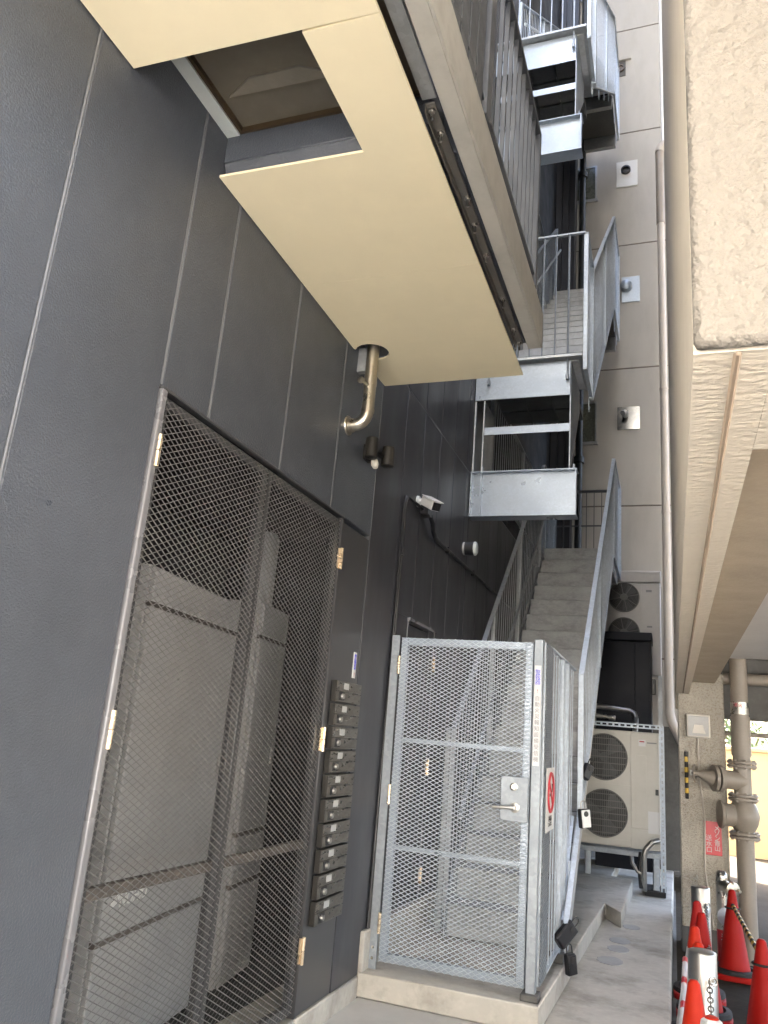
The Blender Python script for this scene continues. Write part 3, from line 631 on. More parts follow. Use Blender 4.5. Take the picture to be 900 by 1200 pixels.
cg = MB().bar((X_-.0005, 5.26, 1.245), (X_-.0005, 5.38, 1.245), .002, .018, up=(1, 0, 0)).tube([(X_, 5.385, 1.26), (X_, 5.40, 1.29), (X_, 5.385, 1.31)], .004, 6)
build('cigarette', cg, M['inkblack'], ns)
build('lettering', text_mb('禁煙', .07, (X_, 5.33, 1.085), (0, 1, 0), (0, 0, 1)), M['inkblack'], ns)
ws = thing('sticker', 'narrow white sticker with blue writing on the dark wall above the letterboxes', 'sticker', (XW+.002, 4.485, 1.85))
build('backing', MB().box(XW-.003, XW+.001, 4.46, 4.505, 1.845, 2.0), M['signwhite'], ws)
build('blue_lettering', text_mb('警\n報\n器', .034, (XW+.002, 4.482, 1.94), (0, 1, 0), (0, 0, 1), line=.9), M['inkblue'], ws)
build('red_lettering', text_mb('!', .03, (XW+.002, 4.482, 1.865), (0, 1, 0), (0, 0, 1)), M['inkred'], ws)

# key boxes hanging on the railing
def keybox(label, p, rz, tilt, h=.13, wd=.075, m=None, face=None):
    t = thing('key_box', label, 'key safe', p, 'key boxes hanging on the stair railing')
    t.rotation_euler = (tilt, 0, rz)
    p = Vector(p)
    def o(q): return tuple(p+Vector(q))
    b = MB().box(p.x-.026, p.x+.020, p.y-wd/2, p.y+wd/2, p.z-h, p.z)
    build('body', b, M['blackp'], t, bevel=.008, seg=2)
    build('cover', MB().box(p.x+.021, p.x+.029, p.y-wd/2+.004, p.y+wd/2-.004, p.z-h+.006, p.z-.006), m or M['blackp'], t, bevel=.004, seg=2)
    build('button_dial', MB().lathe((p.x+.029, p.y, p.z-.035), [(.021, 0), (.019, .004), (0, .005)], 16, (1, 0, 0)), face or M['blackm'], t)
    s = [o((0, -.022, -.005)), o((0, -.022, .035))] + arc(o((0, 0, .035)), .022, 180, 0, 8, 'yz') + [o((0, .022, -.005))]
    build('shackle', MB().tube(s, .0045, 8), M['blackm'] if not m else M['chrome'], t)
keybox('black key box hanging highest on the stair railing, before the grey outdoor unit', (-.655, 7.02, 1.42), -.75, -.5)
keybox('silver fronted key box with black dial hanging on the railing', (-.655, 6.55, 1.10), -.85, .12, .14, .085, M['whitep'])
keybox('large black key box lying tilted at the foot of the railing', (-.66, 5.98, .39), -.75, -.85, .17, .10)
keybox('small black key box hanging lowest, just above the concrete step', (-.665, 5.85, .24), -.75, .15, .13, .07)

# ------------------------------------------------------------------ letterboxes
def letterbox():
    t = thing('letterbox', '', 'letterbox', (XW+.003, 4.155, 0), 'stack of bronze letterboxes beside the mesh doors')
    x0 = XW+.003; x1 = x0+.036; y0, y1 = 4.155, 4.535
    build('case', MB().box(x0, x1-.006, y0, y1, .003, .122), M['blackm'], t, bevel=.002)
    build('flap', MB().box(x1-.005, x1, y0+.003, y1-.003, .066, .121), M['mailbox'], t, bevel=.0015)
    build('door', MB().box(x1-.005, x1-.001, y0+.003, y1-.003, .005, .063), M['mailbox'], t, bevel=.0015)
    d = build('dial_lock', MB().box(x1-.001, x1+.003, y0+.04, y0+.115, .014, .060), M['blackp'], t)
    build('knob', MB().lathe((x1+.003, y0+.078, .037), [(.017, 0), (.015, .012), (0, .013)], 16, (1, 0, 0)), M['chrome'], d)
    build('slot', MB().box(x1-.0005, x1+.002, y1-.13, y1-.055, .058, .066), M['blackp'], t)
    build('number_plate', MB().box(x1, x1+.0012, y0+.10, y0+.17, .078, .112), M['greyp'], t)
    return t
mb0 = letterbox()
names = ['topmost bronze letterbox in the column beside the mesh doors', 'second bronze letterbox from the top of the column', 'third bronze letterbox from the top, just above the brass middle hinge',
         'fourth bronze letterbox from the top, level with the brass hinge', 'fifth bronze letterbox from the top of the column', 'sixth bronze letterbox counted from the top, fifth from the bottom',
         'fourth bronze letterbox from the bottom of the column', 'third bronze letterbox from the bottom of the column', 'second bronze letterbox from the bottom of the column', 'lowest bronze letterbox in the column beside the mesh doors']
for i in range(10):
    o = mb0 if i == 0 else copy_tree(mb0)
    o.location.z = 1.686 - i*0.1285; o['label'] = names[i]

# ------------------------------------------------------------------ cabinets behind the mesh doors
ang = math.radians(8.76); CX = Vector((-math.sin(ang), math.cos(ang), 0)); CN = Vector((math.cos(ang), math.sin(ang), 0))
def cabinet(label, p0, wd, depth, z0, z1, seams, letter=None, side=True):
    t = thing('electric_cabinet', label, 'cabinet', (p0[0], p0[1], z0), 'grey cabinets behind the mesh doors')
    p = Vector((p0[0], p0[1], 0)); Z = Vector((0, 0, 1))
    def bx(u0, u1, d0, d1, a, b):
        c = p + CX*(u0+u1)/2 - CN*(d0+d1)/2 + Z*(a+b)/2
        return (c, (CX, CN, Z), ((u1-u0)/2, (d1-d0)/2, (b-a)/2))
    build('carcass', MB().obox(*bx(0, wd, .03, depth, z0, z1)), M['cabseam'] if False else M['cab'], t, bevel=.004)
    zs = [z0] + seams + [z1]
    for a, b in zip(zs[:-1], zs[1:]):
        build('front_panel', MB().obox(*bx(.006, wd-.006, 0, .029, a+.012, b-.012)), M['cab'], t, bevel=.006)
    for s_ in seams:
        build('seam_trim', MB().obox(*bx(.002, wd-.002, .004, .03, s_-.011, s_+.011)), M['rust'] if s_ < 1 else M['cabseam'], t)
    h = bx(wd-.09, wd-.06, -.02, -.001, z0+(z1-z0)*.55, z0+(z1-z0)*.55+.10)
    build('handle', MB().obox(*h), M['chrome'], t, bevel=.004)
    if letter:
        c = p + CX*.06 + CN*.003 + Z*.765
        tx = text_mb(letter, .075, c+CX*.20, CX, Z, .004)
        build('lettering', tx, M['whitep'], t)
        lg = MB(); q = c - CX*.0
        lg.obox(q+CX*.03+Z*.0, (CX+Z*.4, CN, Z-CX*.4), (.024, .002, .017)).obox(q+CX*.075+Z*.03, (CX+Z*.8, CN, Z-CX*.8), (.020, .002, .011))
        build('emblem', lg, M['whitep'], t)
    return t
c0 = Vector((-2.20, 2.92, 0))
cabinet('large grey cabinet with white lettering behind the left mesh door', c0, 1.10, .75, .1, 2.20, [.62, 2.02], 'NOHIU')
c1 = Vector((-2.375, 4.28, 0))
cabinet('second grey cabinet without lettering, behind the right mesh door', c1, .50, .6, .1, 2.27, [.62, .90, 2.05])
tk = thing('water_heater', 'pale green cylinder with metal cap behind the right mesh door', 'tank', (-2.4, 4.5, 2.275))
q = c1 + CX*.22 - CN*.14
build('tank_body', MB().lathe((q.x, q.y, 2.275), [(.10, 0), (.10, .44), (.085, .48), (0, .49)], 20), M['cab'], tk)
build('cap', MB().lathe((q.x, q.y, 2.765), [(.05, 0), (.05, .03), (0, .035)], 14), M['steel'], tk)

# ------------------------------------------------------------------ fittings on the dark wall
pp = thing('waste_pipe', 'stainless pipe dropping from the cream soffit and bending into the dark wall', 'pipe', (-1.7, 4.03, 3.31))
pth = [(-1.70, 4.03, 4.0), (-1.70, 4.03, 3.40)] + [(-1.70-.085*(1-math.cos(a)), 4.03, 3.40-.085*math.sin(a)) for a in [math.pi/2*k/6 for k in range(1, 7)]] + [(XW-.01, 4.03, 3.315)]
build('pipe', MB().tube(pth, .038, 18), M['steelb'], pp)
build('collar', MB().tube([(-1.70, 4.03, 3.57), (-1.70, 4.03, 3.60)], .0405, 18), M['steelb'], pp)
build('collar', MB().tube([(-1.70, 4.03, 3.395), (-1.70, 4.03, 3.415)], .0405, 18), M['steelb'], pp)
build('wall_flange', MB().lathe((XW, 4.03, 3.315), [(.062, 0), (.060, .008), (.044, .012), (.043, .035), (0, .035)], 20, (1, 0, 0)), M['steelb'], pp)
build('tap', MB().tube([(-1.70, 4.0, 3.56), (-1.715, 3.93, 3.56)], .009, 8).lathe((-1.715, 3.93, 3.56), [(.02, 0), (.022, .012), (0, .016)], 10, (-.2, -1, 0)), M['steelb'], pp)
build('bracket', MB().box(XW, -1.735, 4.08, 4.12, 3.70, 3.86), M['galvd'], pp)
fl = thing('floodlight', 'black twin spotlight on a bracket below the stainless pipe', 'lamp', (XW, 4.38, 3.24))
build('bracket', MB().box(XW, XW+.03, 4.30, 4.39, 3.20, 3.30).tube([(XW+.02, 4.345, 3.25), (XW+.10, 4.345, 3.25)], .012, 8).bar((XW+.09, 4.28, 3.25), (XW+.09, 4.44, 3.25), .022, .03), M['blackm'], fl, bevel=.003)
for y, x in ((4.27, XW+.07), (4.44, XW+.12)):
    build('lamp_head', MB().lathe((x, y, 3.19), [(.036, 0), (.042, .004), (.042, .10), (.040, .13), (.034, .135), (0, .135)], 18, (0, 0, 1)), M['blackm'], fl)
build('sensor', MB().lathe((XW+.065, 4.345, 3.20), [(.022, 0), (.026, .03), (.016, .055), (0, .06)], 14, (.3, -.2, -1)), M['beigep'], fl)
cc = thing('security_camera', 'white bullet security camera with black front on the dark wall', 'camera', (XW, 5.45, 3.27))
build('mount', MB().lathe((XW, 5.47, 3.275), [(.045, 0), (.043, .016), (.026, .022), (.02, .07)], 18, (1, 0, 0)), M['whitep'], cc)
cd = Vector((.62, -.55, -.42)).normalized(); cs = Vector((.66, .75, 0)).normalized(); cu_ = cs.cross(cd)
cp = Vector((XW+.09, 5.44, 3.26))
build('housing', MB().obox(cp+cd*.055, (cd, cs, cu_), (.095, .038, .035)), M['whitep'], cc, bevel=.008, seg=2)
build('sun_hood', MB().obox(cp+cd*.065+cu_*.040*(1 if cu_.z > 0 else -1), (cd, cs, cu_), (.105, .042, .003)), M['whitep'], cc)
build('front_face', MB().obox(cp+cd*.152, (cd, cs, cu_), (.004, .033, .030)).lathe(cp+cd*.155, [(.016, 0), (.016, .004), (0, .005)], 14, cd), M['blackp'], cc)
build('junction_box', MB().box(XW, XW+.06, 5.56, 5.68, 3.20, 3.31), M['blackp'], cc, bevel=.006)
build('side_lens', MB().obox(cp+cs*.052+cd*.03, (cd, cs, cu_), (.05, .004, .028)), M['greyp'], cc)
cb = thing('cable_conduit', 'black cable conduit running up the dark wall to the camera and along it', 'conduit', (XW, 5.07, .4))
build('rising_cables', MB().tube([(XW+.014, 5.085, .36), (XW+.014, 5.12, 1.6), (XW+.014, 5.165, 3.15), (XW+.014, 5.19, 3.215), (XW+.014, 5.26, 3.235), (XW+.016, 5.56, 3.24)], .011, 8).tube([(XW+.012, 5.055, .36), (XW+.012, 5.09, 1.6), (XW+.012, 5.135, 3.15), (XW+.012, 5.17, 3.225)], .009, 8), M['blackp'], cb)
build('corrugated_hose', MB().tube([(XW+.04, 5.70, 3.22), (XW+.045, 5.76, 3.18), (XW+.04, 5.80, 3.13), (XW+.03, 5.9, 3.10), (XW+.02, 6.06, 3.10)], .019, 10), M['blackp'], cb)
build('long_run', MB().tube([(XW+.018, 6.05, 3.10), (XW+.018, 10.5, 3.10)], .015, 8), M['blackp'], cb)
for y, z in ((6.35, 3.10), (7.3, 3.10), (5.155, 2.8), (5.11, 1.3)): build('clip', MB().box(XW, XW+.03, y-.02, y+.02, z-.025, z+.025), M['blackp'], cb)
ll = thing('wall_lamp', 'small round black bulkhead lamp with pale lens under the stair landing', 'lamp', (XW, 6.98, 3.27))
build('mount', MB().lathe((XW, 6.95, 3.265), [(.062, 0), (.062, .018)], 24, (1, 0, 0)), M['greyp'], ll)
build('casing', MB().lathe((XW+.018, 6.95, 3.265), [(.066, 0), (.068, .085)], 24, (1, 0, 0)), M['blackp'], ll)
build('diffuser', MB().lathe((XW+.103, 6.95, 3.265), [(.067, 0), (.066, .012), (.05, .026), (0, .03)], 24, (1, 0, 0)), M['lens'], ll)

# ------------------------------------------------------------------ outdoor units
def fan(parent, cx, cz, y, R, wires, m_ring, radial=False):
    f = build('fan_opening', MB().lathe((cx, y, cz), [(R, 0), (R, .006), (R*.97, .006), (R*.95, -.0), (0, -.001)], 36, (0, -1, 0)), M['acfan'], parent)
    bl_ = MB()
    for k in range(3):
        a0 = 2*math.pi*k/3+.4
        for s in range(4):
            a = a0+s*.22; b = a0+(s+1)*.22
            bl_.add([(cx+R*.2*math.cos(a), y-.004-s*.0, cz+R*.2*math.sin(a)), (cx+R*.9*math.cos(a), y-.004, cz+R*.9*math.sin(a)), (cx+R*.9*math.cos(b), y-.006, cz+R*.9*math.sin(b)), (cx+R*.2*math.cos(b), y-.006, cz+R*.2*math.sin(b))], [(0, 1, 2, 3)])
    bl_.lathe((cx, y-.002, cz), [(R*.2, 0), (R*.19, .01), (0, .012)], 20, (0, -1, 0))
    build('fan_blades', bl_, M['pan'], f)
    g = MB()
    if radial:
        for k in range(8):
            a = 2*math.pi*k/8+.2; g.tube([(cx, y-.02, cz), (cx+R*math.cos(a), y-.014, cz+R*math.sin(a))], .005, 6)
        for q in range(2, 12): g.torus((cx, y-.018, cz), (1, 0, 0), (0, 0, 1), R*q/12, .0022, 30, 4)
        g.lathe((cx, y-.015, cz), [(R*.24, 0), (R*.22, .012), (0, .014)], 20, (0, -1, 0))
    else:
        k = -R+.012
        while k < R: 
            h = math.sqrt(R*R-k*k); g.box(cx+k-.0022, cx+k+.0022, y-.020, y-.015, cz-h, cz+h); k += .0215
        for q in range(-3, 4):
            zz = q*R*.27; h = math.sqrt(R*R-zz*zz); g.box(cx-h, cx+h, y-.028, y-.021, cz+zz-.0045, cz+zz+.0045)
    g.torus((cx, y-.014, cz), (1, 0, 0), (0, 0, 1), R*1.0, .008, 40, 6)
    build('grille', g, m_ring, f)
A1 = thing('outdoor_unit', 'large ivory twin fan outdoor unit in a slotted steel frame beside the stair', 'air conditioner', (-.6, 10.18, .47))
ay = 10.19
build('casing', MB().box(-1.06, -.152, ay, ay+.34, .475, 1.79), M['acw'], A1, bevel=.012, seg=2)
fan(A1, -.78, 1.47, ay-.001, .265, None, M['acgrille']); fan(A1, -.78, .83, ay-.001, .265, None, M['acgrille'])
build('front_panel', MB().box(-.475, -.156, ay-.008, ay-.001, .70, 1.775), M['acw'], A1, bevel=.004)
build('recessed_panel', MB().box(-.42, -.30, ay-.011, ay-.009, .74, 1.52), M['acw'], A1, bevel=.002)
for za, zb in ((.49, .555), (1.745, 1.782), (1.13, 1.165)): build('fan_surround', MB().box(-1.05, -.482, ay-.006, ay-.002, za, zb), M['acw'], A1, bevel=.002)
build('lower_panel', MB().box(-.475, -.156, ay-.006, ay-.001, .48, .69), M['acw'], A1, bevel=.004)
lb = build('label', MB().box(-.385, -.305, ay-.0105, ay-.0085, 1.625, 1.70), M['signwhite'], A1)
build('red_mark', MB().box(-.375, -.318, ay-.0125, ay-.011, 1.672, 1.685), M['inkred'], lb)
build('label', MB().box(-.285, -.16, ay-.0105, ay-.0085, .66, .90), M['signwhite'], A1)
build('maker_strip', MB().box(-.29, -.18, ay-.0105, ay-.0085, 1.662, 1.676), M['inkgrey'], A1)
build('latch', MB().box(-.20, -.165, ay-.02, ay-.009, 1.085, 1.15), M['blackp'], A1, bevel=.003)
RK = thing('steel_frame', 'slotted galvanised angle frame around the ivory outdoor unit', 'frame', (-.12, 10.15, .0))
def slotted(p0, p1, axis):
    p0 = Vector(p0); p1 = Vector(p1); d = (p1-p0); n = max(2, int(d.length/.07)); mb = MB(); d.normalize()
    side = Vector((1, 0, 0)) if axis == 'z' else Vector((0, 0, 1)); nn = Vector((0, 1, 0)); L = (p1-p0).length
    for s in (-1, 1): mb.obox((p0+p1)/2 + side*s*.0185, (d, side, nn), (L/2, .0075, .002))
    for k in range(n): mb.obox(p0+d*(L*(k+.5)/n), (d, side, nn), (.012, .0112, .002))
    mb.obox((p0+p1)/2 + side*.021 + nn*.02, (d, side, nn), (L/2, .002, .02)); return mb
build('upright', slotted((-.125, 10.15, .002), (-.125, 10.15, 1.88), 'z'), M['galvr'], RK)
build('upright', slotted((-.125, 10.60, .002), (-.125, 10.60, 1.88), 'z'), M['galvr'], RK)
build('top_rail', slotted((-1.06, 10.148, 1.855), (-.145, 10.148, 1.855), 'x'), M['galvr'], RK)
build('base_rail', MB().box(-1.1, -.15, 10.12, 10.17, .40, .455).box(-1.1, -.15, 10.50, 10.55, .40, .455), M['galv'], RK, bevel=.002)
for x, y in ((-.24, 10.2), (-1.0, 10.2), (-.24, 10.52)): build('short_leg', MB().box(x, x+.07, y, y+.012, .06, .40).box(x, x+.01, y, y+.07, .06, .40), M['galvr'], RK)
build('foot_block', MB().box(-.33, -.10, 10.12, 10.62, .003, .06), M['rubber'], RK, bevel=.006)
CB = thing('storage_cabinet', 'tall black metal cabinet standing behind the ivory outdoor unit', 'cabinet', (-.59, 11.1, .14))
build('carcass', MB().box(-.95, -.25, 11.0, 11.55, .14, 2.98), M['cabblk'], CB, bevel=.006)
build('lid', MB().box(-.97, -.235, 10.97, 11.57, 2.985, 3.10), M['cabblk'], CB, bevel=.015, seg=2)
build('door', MB().box(-.93, -.46, 10.985, 10.999, 1.9, 2.95), M['cabblk'], CB, bevel=.004)
build('door', MB().box(-.45, -.27, 10.985, 10.999, 1.9, 2.95), M['cabblk'], CB, bevel=.004)
build('handle', MB().box(-.25, -.20, 11.1, 11.2, 2.3, 2.5), M['blackp'], CB, bevel=.006)
A2 = thing('outdoor_unit', 'greyish twin fan outdoor unit raised behind the black cabinet', 'air conditioner', (-.5, 11.9, 2.6))
ay = 11.9
build('casing', MB().box(-.90, -.13, ay, ay+.33, 2.62, 3.96), M['acw2'], A2, bevel=.012, seg=2)
build('top_cover', MB().box(-.92, -.12, ay-.012, ay+.34, 3.965, 4.14), M['acw2'], A2, bevel=.01)
fan(A2, -.64, 3.74, ay-.001, .215, None, M['acgrille'], True); fan(A2, -.64, 3.22, ay-.001, .215, None, M['acgrille'], True)
build('front_panel', MB().box(-.395, -.135, ay-.008, ay-.001, 2.64, 3.945), M['acw2'], A2, bevel=.004)
build('maker_plate', MB().box(-.33, -.25, ay-.0105, ay-.0085, 3.82, 3.855), M['inkgrey'], A2)
build('grip', MB().box(-.32, -.25, ay-.0105, ay-.0085, 3.30, 3.325), M['inkgrey'], A2)
for x in (-.88, -.18): build('stand_leg', MB().box(x, x+.05, ay, ay+.05, .14, 2.62).box(x, x+.05, ay+.28, ay+.33, .14, 2.62), M['galvd'], A2)
RP2 = thing('refrigerant_pipe', 'shiny metal clad pipe crossing in front of the black cabinet', 'pipe', (-.6, 10.8, 1.8))
build('pipe', MB().tube([(-1.0, 10.85, 2.10), (-.52, 10.85, 2.06), (-.46, 10.83, 2.03), (-.44, 10.80, 1.96), (-.435, 10.45, 1.79)], .034, 14), M['chrome'], RP2)
build('pipe', MB().tube([(-1.0, 10.95, 1.98), (-.7, 10.95, 1.96)], .03, 12), M['steel'], RP2)
RP3 = thing('refrigerant_pipe', 'pair of shiny bent pipes below the right corner of the ivory unit', 'pipe', (-.3, 10.1, .2))
build('pipe', MB().tube([(-.17, 10.12, .60), (-.24, 10.06, .58), (-.31, 10.05, .50), (-.33, 10.05, .42), (-.33, 10.05, .22), (-.33, 10.1, .06)], .030, 14), M['chrome'], RP3)
build('pipe', MB().tube([(-.47, 10.16, .42), (-.46, 10.1, .33), (-.40, 10.07, .25), (-.33, 10.07, .22)], .022, 12), M['chrome'], RP3)
build('drain_hose', MB().tube([(-.36, 10.12, .45), (-.38, 10.08, .3), (-.36, 10.08, .08)], .028, 12), M['blackp'], RP3)

# ------------------------------------------------------------------ fittings on and beside the column
yc = 8.87
eb_ = thing('emergency_light', 'square beige light box on the speckled column', 'light box', (.23, yc, 1.75), None)
build('box', MB().box(.135, .36, yc-.075, yc-.002, 1.745, 1.975), M['beigep'], eb_, bevel=.012, seg=2)
build('cover', MB().box(.15, .345, yc-.082, yc-.076, 1.76, 1.955), M['greyp'], eb_, bevel=.004)
build('lens', MB().prism([(.185, 1.785), (.315, 1.785), (.29, 1.87), (.21, 1.87)], 'y', yc-.088, yc-.083), M['beigep'], eb_, bevel=.002)
cd_ = thing('cable', 'thin beige cable running down the column from the light box', 'cable', (.24, yc, 0))
build('cable_run', MB().tube([(.24, yc-.01, 1.745), (.245, yc-.01, 1.35), (.27, yc-.01, 1.15), (.285, yc-.01, .95), (.275, yc-.01, .5), (.31, yc-.01, .2), (.335, yc-.01, 0)], .009, 8), M['pvc'], cd_)
sg = thing('fire_inlet_sign', 'small red sign with white Japanese writing on the column', 'sign', (.36, yc-.01, .65))
build('plate', MB().box(.275, .435, yc-.012, yc-.003, .645, .955), M['signred'], sg)
build('lettering', text_mb('メ\nゾ\nン\n青\n山', .058, (.393, yc-.0135, .80), (1, 0, 0), (0, 0, 1), line=.80), M['signwhite'], sg)
build('lettering', text_mb('送\n水\n口', .058, (.318, yc-.0135, .745), (1, 0, 0), (0, 0, 1), line=.95), M['signwhite'], sg)
vp = thing('fire_standpipe', 'thick beige standpipe with flanged valve beside the column', 'pipe', (.635, yc, -.25))
X0, Y0 = .64, 8.82
build('pipe', MB().tube([(X0, Y0, -.25), (X0, Y0, 2.6)], .082, 20), M['pipeb'], vp)
build('thick_section', MB().tube([(X0, Y0, 1.60), (X0, Y0, 1.98)], .092, 20), M['pipeb'], vp)
bnd = build('marking_band', MB().tube([(X0, Y0, 2.0), (X0, Y0, 2.12)], .086, 20), M['steel'], vp)
build('red_lettering', text_mb('消火', .045, (X0-.02, Y0-.088, 2.085), (1, 0, 0), (0, 0, 1)), M['inkred'], bnd)
for z in (1.52, 1.21, .86):
    f_ = MB().tube([(X0, Y0, z-.03), (X0, Y0, z-.004)], .138, 24).tube([(X0, Y0, z+.004), (X0, Y0, z+.03)], .138, 24)
    F_ = build('flange', f_, M['pipeb'], vp, bevel=.004)
    bo = MB()
    for k in range(8):
        a = k*math.pi/4+.2; bo.lathe((X0+.115*math.cos(a), Y0+.115*math.sin(a), z-.045), [(.013, 0), (.013, .09)], 6)
    build('bolt', bo, M['pipeb'], F_)
build('valve_body', MB().lathe((X0, Y0, .90), [(.09, 0), (.125, .06), (.145, .14), (.125, .22), (.09, .29)], 24), M['pipeb'], vp)
build('valve_cover', MB().tube([(X0-.10, Y0-.06, 1.04), (X0-.20, Y0-.09, 1.04)], .105, 20).tube([(X0-.20, Y0-.09, 1.04), (X0-.225, Y0-.095, 1.04)], .13, 20), M['pipeb'], vp, bevel=.004)
build('branch', MB().tube([(X0, Y0, 1.36), (X0-.20, Y0-.10, 1.37)], .088, 20).tube([(X0-.20, Y0-.10, 1.37), (X0-.235, Y0-.115, 1.37)], .125, 20).tube([(X0-.245, Y0-.12, 1.37), (X0-.275, Y0-.13, 1.37)], .125, 20).tube([(X0-.27, Y0-.13, 1.37), (X0-.41, Y0-.16, 1.40)], [.08, .028], 18), M['pipeb'], vp)
vh = build('valve_spindle', MB().tube([(X0-.40, Y0-.16, 1.40), (X0-.46, Y0-.17, 1.40)], .022, 12).torus((X0-.44, Y0-.17, 1.40), (.2, 1, 0), (0, 0, 1), .075, .011, 20, 8), M['pipeb'], vp)
pdk = thing('padlock', 'silver padlock with yellow and black cord on the column valve', 'padlock', (.17, yc-.15, 1.38))
build('lock_body', MB().box(.155, .235, yc-.175, yc-.15, 1.375, 1.425), M['whitep'], pdk, bevel=.004)
build('lock_slot', MB().box(.17, .20, yc-.178, yc-.1755, 1.392, 1.408), M['blackp'], pdk)
cy = MB(); cyb = MB()
for k in range(9):
    z = 1.60-k*.05; (cy if k % 2 else cyb).tube([(.125, yc-.07, z), (.125, yc-.07, z-.052)], .017, 10)
build('yellow_segment', cy, M['yellow'], pdk); build('black_segment', cyb, M['rubber'], pdk)
si = thing('fire_inlet', 'stainless fire service inlet post with capped nozzles beside the column', 'fire inlet', (.42, 8.55, -.25))
sx, sy = .405, 8.52
build('post', MB().tube([(sx, sy, -.25), (sx, sy, .50)], .052, 18).lathe((sx, sy, .50), [(.052, 0), (.05, .03), (.03, .055), (0, .06)], 18), M['steel'], si)
nz = MB().tube([(sx, sy, .44), (sx+.07, sy-.12, .42)], .05, 16)
N1 = build('nozzle', nz, M['steelb'], si)
cpm = MB().lathe((sx+.07, sy-.12, .42), [(.065, 0), (.07, .01), (.07, .035), (.03, .045), (0, .045)], 20, (.5, -.86, -.1))
for k in range(4): a = k*math.pi/2; cpm.lathe((sx+.07+.06*math.cos(a), sy-.14, .42+.06*math.sin(a)), [(.014, 0), (.014, .03)], 8, (.5, -.86, -.1))
build('cap', cpm, M['steelb'], N1)
build('lower_disc', MB().lathe((sx+.02, sy-.05, .18), [(.07, 0), (.075, .012), (.03, .02), (0, .02)], 20, (.2, -1, 0)), M['galvw'], si)
rt = build('red_sleeve', MB().tube([(sx, sy, -.24), (sx, sy, .06)], .0545, 18), M['signred'], si)
build('lettering', text_mb('送\n水\n口', .06, (sx+.005, sy-.058, -.08), (1, 0, 0), (0, 0, 1), line=1.35), M['signwhite'], rt)
ck = thing('chain_hook', 'knot of chain on a hook low on the column', 'hook', (.2, yc-.02, .42))
hk = MB().tube([(.2, yc, .44), (.2, yc-.04, .44), (.2, yc-.045, .41)], .007, 8)
for k in range(7): hk.torus((.2+random.uniform(-.025, .025), yc-.05-random.uniform(0, .02), .44-k*.022), (random.uniform(-1, 1), .3, random.uniform(-1, 1)), (.2, 1, .3), .016, .0045, 12, 6)
build('chain_links', hk, M['steel'], ck)

# ------------------------------------------------------------------ bollards, cones, bars, chain
def bollard(label, x, y, top):
    t = thing('bollard', label, 'bollard', (x, y, -.25), 'stainless bollards beside the column')
    r = .076
    build('post', MB().lathe((x, y, -.25), [(r, 0), (r, top+.25-.012), (r-.004, top+.25-.004), (r-.012, top+.25), (0, top+.25)], 32), M['chrome'], t)
    build('eye_ring', MB().torus((x+.05, y-r+.002, top-.13), (1, 0, 0), (0, .5, 1), .018, .005, 16, 8).tube([(x+.05, y-r+.03, top-.13), (x+.05, y-r+.012, top-.13)], .008, 8), M['steel'], t)
    return t
bollard('near stainless bollard with flat top among the red cones', .133, 5.18, .52)
bollard('far stainless bollard against the foot of the speckled column', .20, 7.75, .50)
def cone(label, x, y, m, lean=(0, 0), sleeve=False, collar=False, big=False, scale=1.0):
    t = thing('traffic_cone', label, 'traffic cone', (x, y, -.25), 'traffic cones beside the column')
    prof = [(.135, .05), (.128, .07), (.034, .655), (.030, .682), (.018, .697), (0, .70)]
    build('cone_body', MB().lathe((x, y, -.25), prof, 28), m, t)
    bp = MB(); bp.prism([(x+.19*math.copysign(abs(math.cos(a))**.5, math.cos(a)), y+.19*math.copysign(abs(math.sin(a))**.5, math.sin(a))) for a in [2*math.pi*k/28 for k in range(28)]], 'z', -.248, -.205)
    build('base_plate', bp, m, t, bevel=.006)
    build('weight_ring', MB().lathe((x, y, -.204), [(.19, 0), (.185, .03), (.15, .035), (.148, 0)], 28), M['rubber'], t)
    if sleeve: build('white_sleeve', MB().lathe((x, y, -.25), [(.134, .07), (.0535, .565), (.0525, .565), (.12, .07)], 28), M['signwhite'], t)
    if collar: build('bar_ring', MB().torus((x, y, .30), (1, 0, 0), (0, 1, 0), .058, .008, 24, 8), M['rubber'], t)
    t.rotation_euler = (lean[0], lean[1], 0); return t
cone('faded red cone farthest back in the row, touching the far bollard', .160, 7.32, M['conep'])
cone('red cone second from the back of the row beside the column', .178, 6.83, M['cone'])
cone('orange cone with a white sleeve in the row of cones', .118, 6.25, M['coneo'], sleeve=True)
cone('bright red cone right behind the near bollard', .128, 5.76, M['coneo'])
cone('orange red cone in front of the near bollard', .080, 4.82, M['coneo'])
cone('dark red cone with ring and striped bar beside the fire inlet', .47, 8.20, M['cone'], collar=True)
cone('dark red cone with black ring at the right edge', .519, 6.17, M['cone'], collar=True)
cone('dark red cone partly cut off by the right edge, nearest there', .60, 5.55, M['cone'])
cbr = thing('cone_bar', 'black and yellow striped bar linking the two ringed red cones', 'bar', (.5, 7.2, .32))
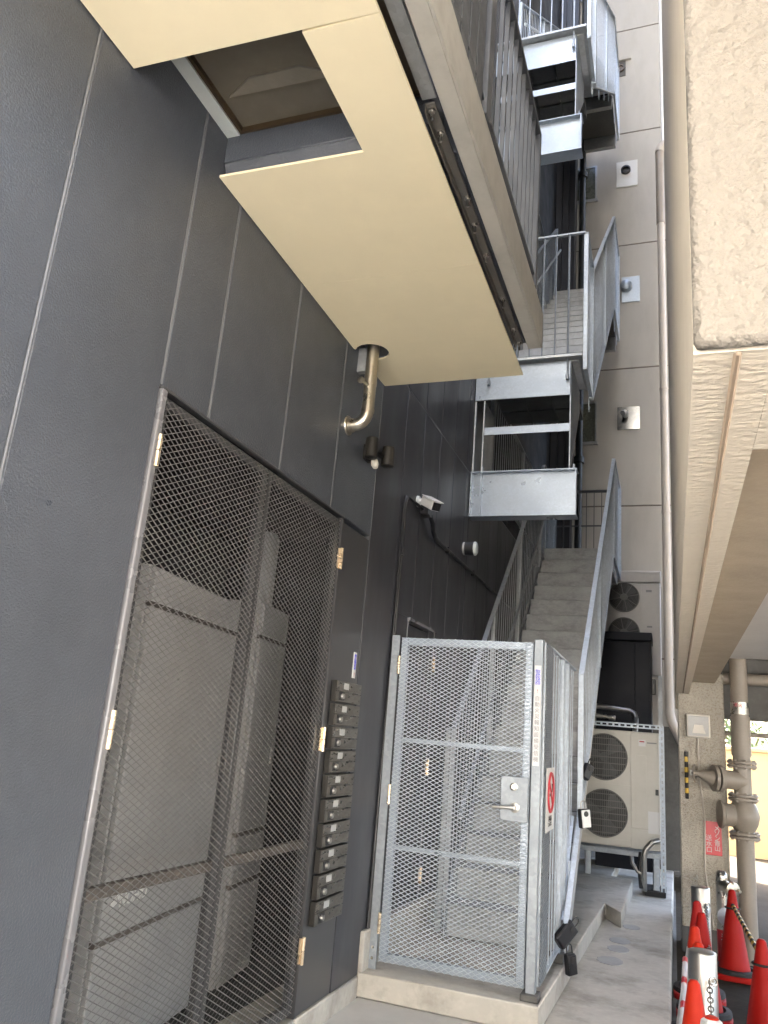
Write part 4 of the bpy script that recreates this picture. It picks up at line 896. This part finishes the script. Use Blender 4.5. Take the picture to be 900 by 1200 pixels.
y1_ = MB(); y2_ = MB(); pA = Vector((.47, 8.12, .33)); pB = Vector((.519, 6.25, .33))
for k in range(24):
    a = pA.lerp(pB, k/24); b = pA.lerp(pB, (k+1)/24); (y1_ if k % 2 else y2_).tube([a, b], .017, 10)
build('yellow_stripe', y1_, M['yellow'], cbr); build('black_stripe', y2_, M['rubber'], cbr)
rbr = thing('cone_bar', 'white and red striped bar along the left side of the cones', 'bar', (.06, 5.5, .2))
y1_ = MB(); y2_ = MB(); pA = Vector((.052, 6.15, .26)); pB = Vector((.012, 4.55, .20))
for k in range(14):
    a = pA.lerp(pB, k/14); b = pA.lerp(pB, (k+1)/14); (y1_ if k % 4 else y2_).tube([a, b], .017, 10)
build('white_stripe', y1_, M['signwhite'], rbr); build('red_stripe', y2_, M['signred'], rbr)
def chain(label, pa, pb, sag):
    pa = Vector(pa); pb = Vector(pb); t = thing('chain', label, 'chain', pa)
    L = (pb-pa).length; n = int(L*1.04/.030); mb = MB()
    pts = [pa.lerp(pb, k/n) - Vector((0, 0, sag*4*(k/n)*(1-k/n))) for k in range(n+1)]
    for k in range(n):
        d = (pts[k+1]-pts[k]).normalized(); u = Vector((0, 0, 1)); u = (u-d*u.dot(d)).normalized(); w_ = d.cross(u)
        if k % 2: u = w_
        mb.torus((pts[k]+pts[k+1])/2, d, u, .021, .0042, 14, 6, .62)
    build('chain_links', mb, M['bkt'], t)
chain('steel chain sagging between the far and the near bollard', (.235, 7.66, .37), (.20, 5.26, .39), .16)
chain('steel chain hanging from the near bollard to the white post', (.163, 5.08, .39), (.155, 4.25, .40), .14)
wpz = thing('chain_post', 'white plastic chain post with an orange cap in the foreground', 'post', (.137, 4.2, -.25))
build('post', MB().lathe((.14, 4.2, -.25), [(.16, 0), (.16, .02), (.06, .05), (.05, .66), (.045, .69), (.032, .70)], 6), M['whitep'], wpz)
build('cap', MB().lathe((.14, 4.2, .45), [(.031, 0), (.026, .006), (0, .007)], 20), M['coneo'], wpz)
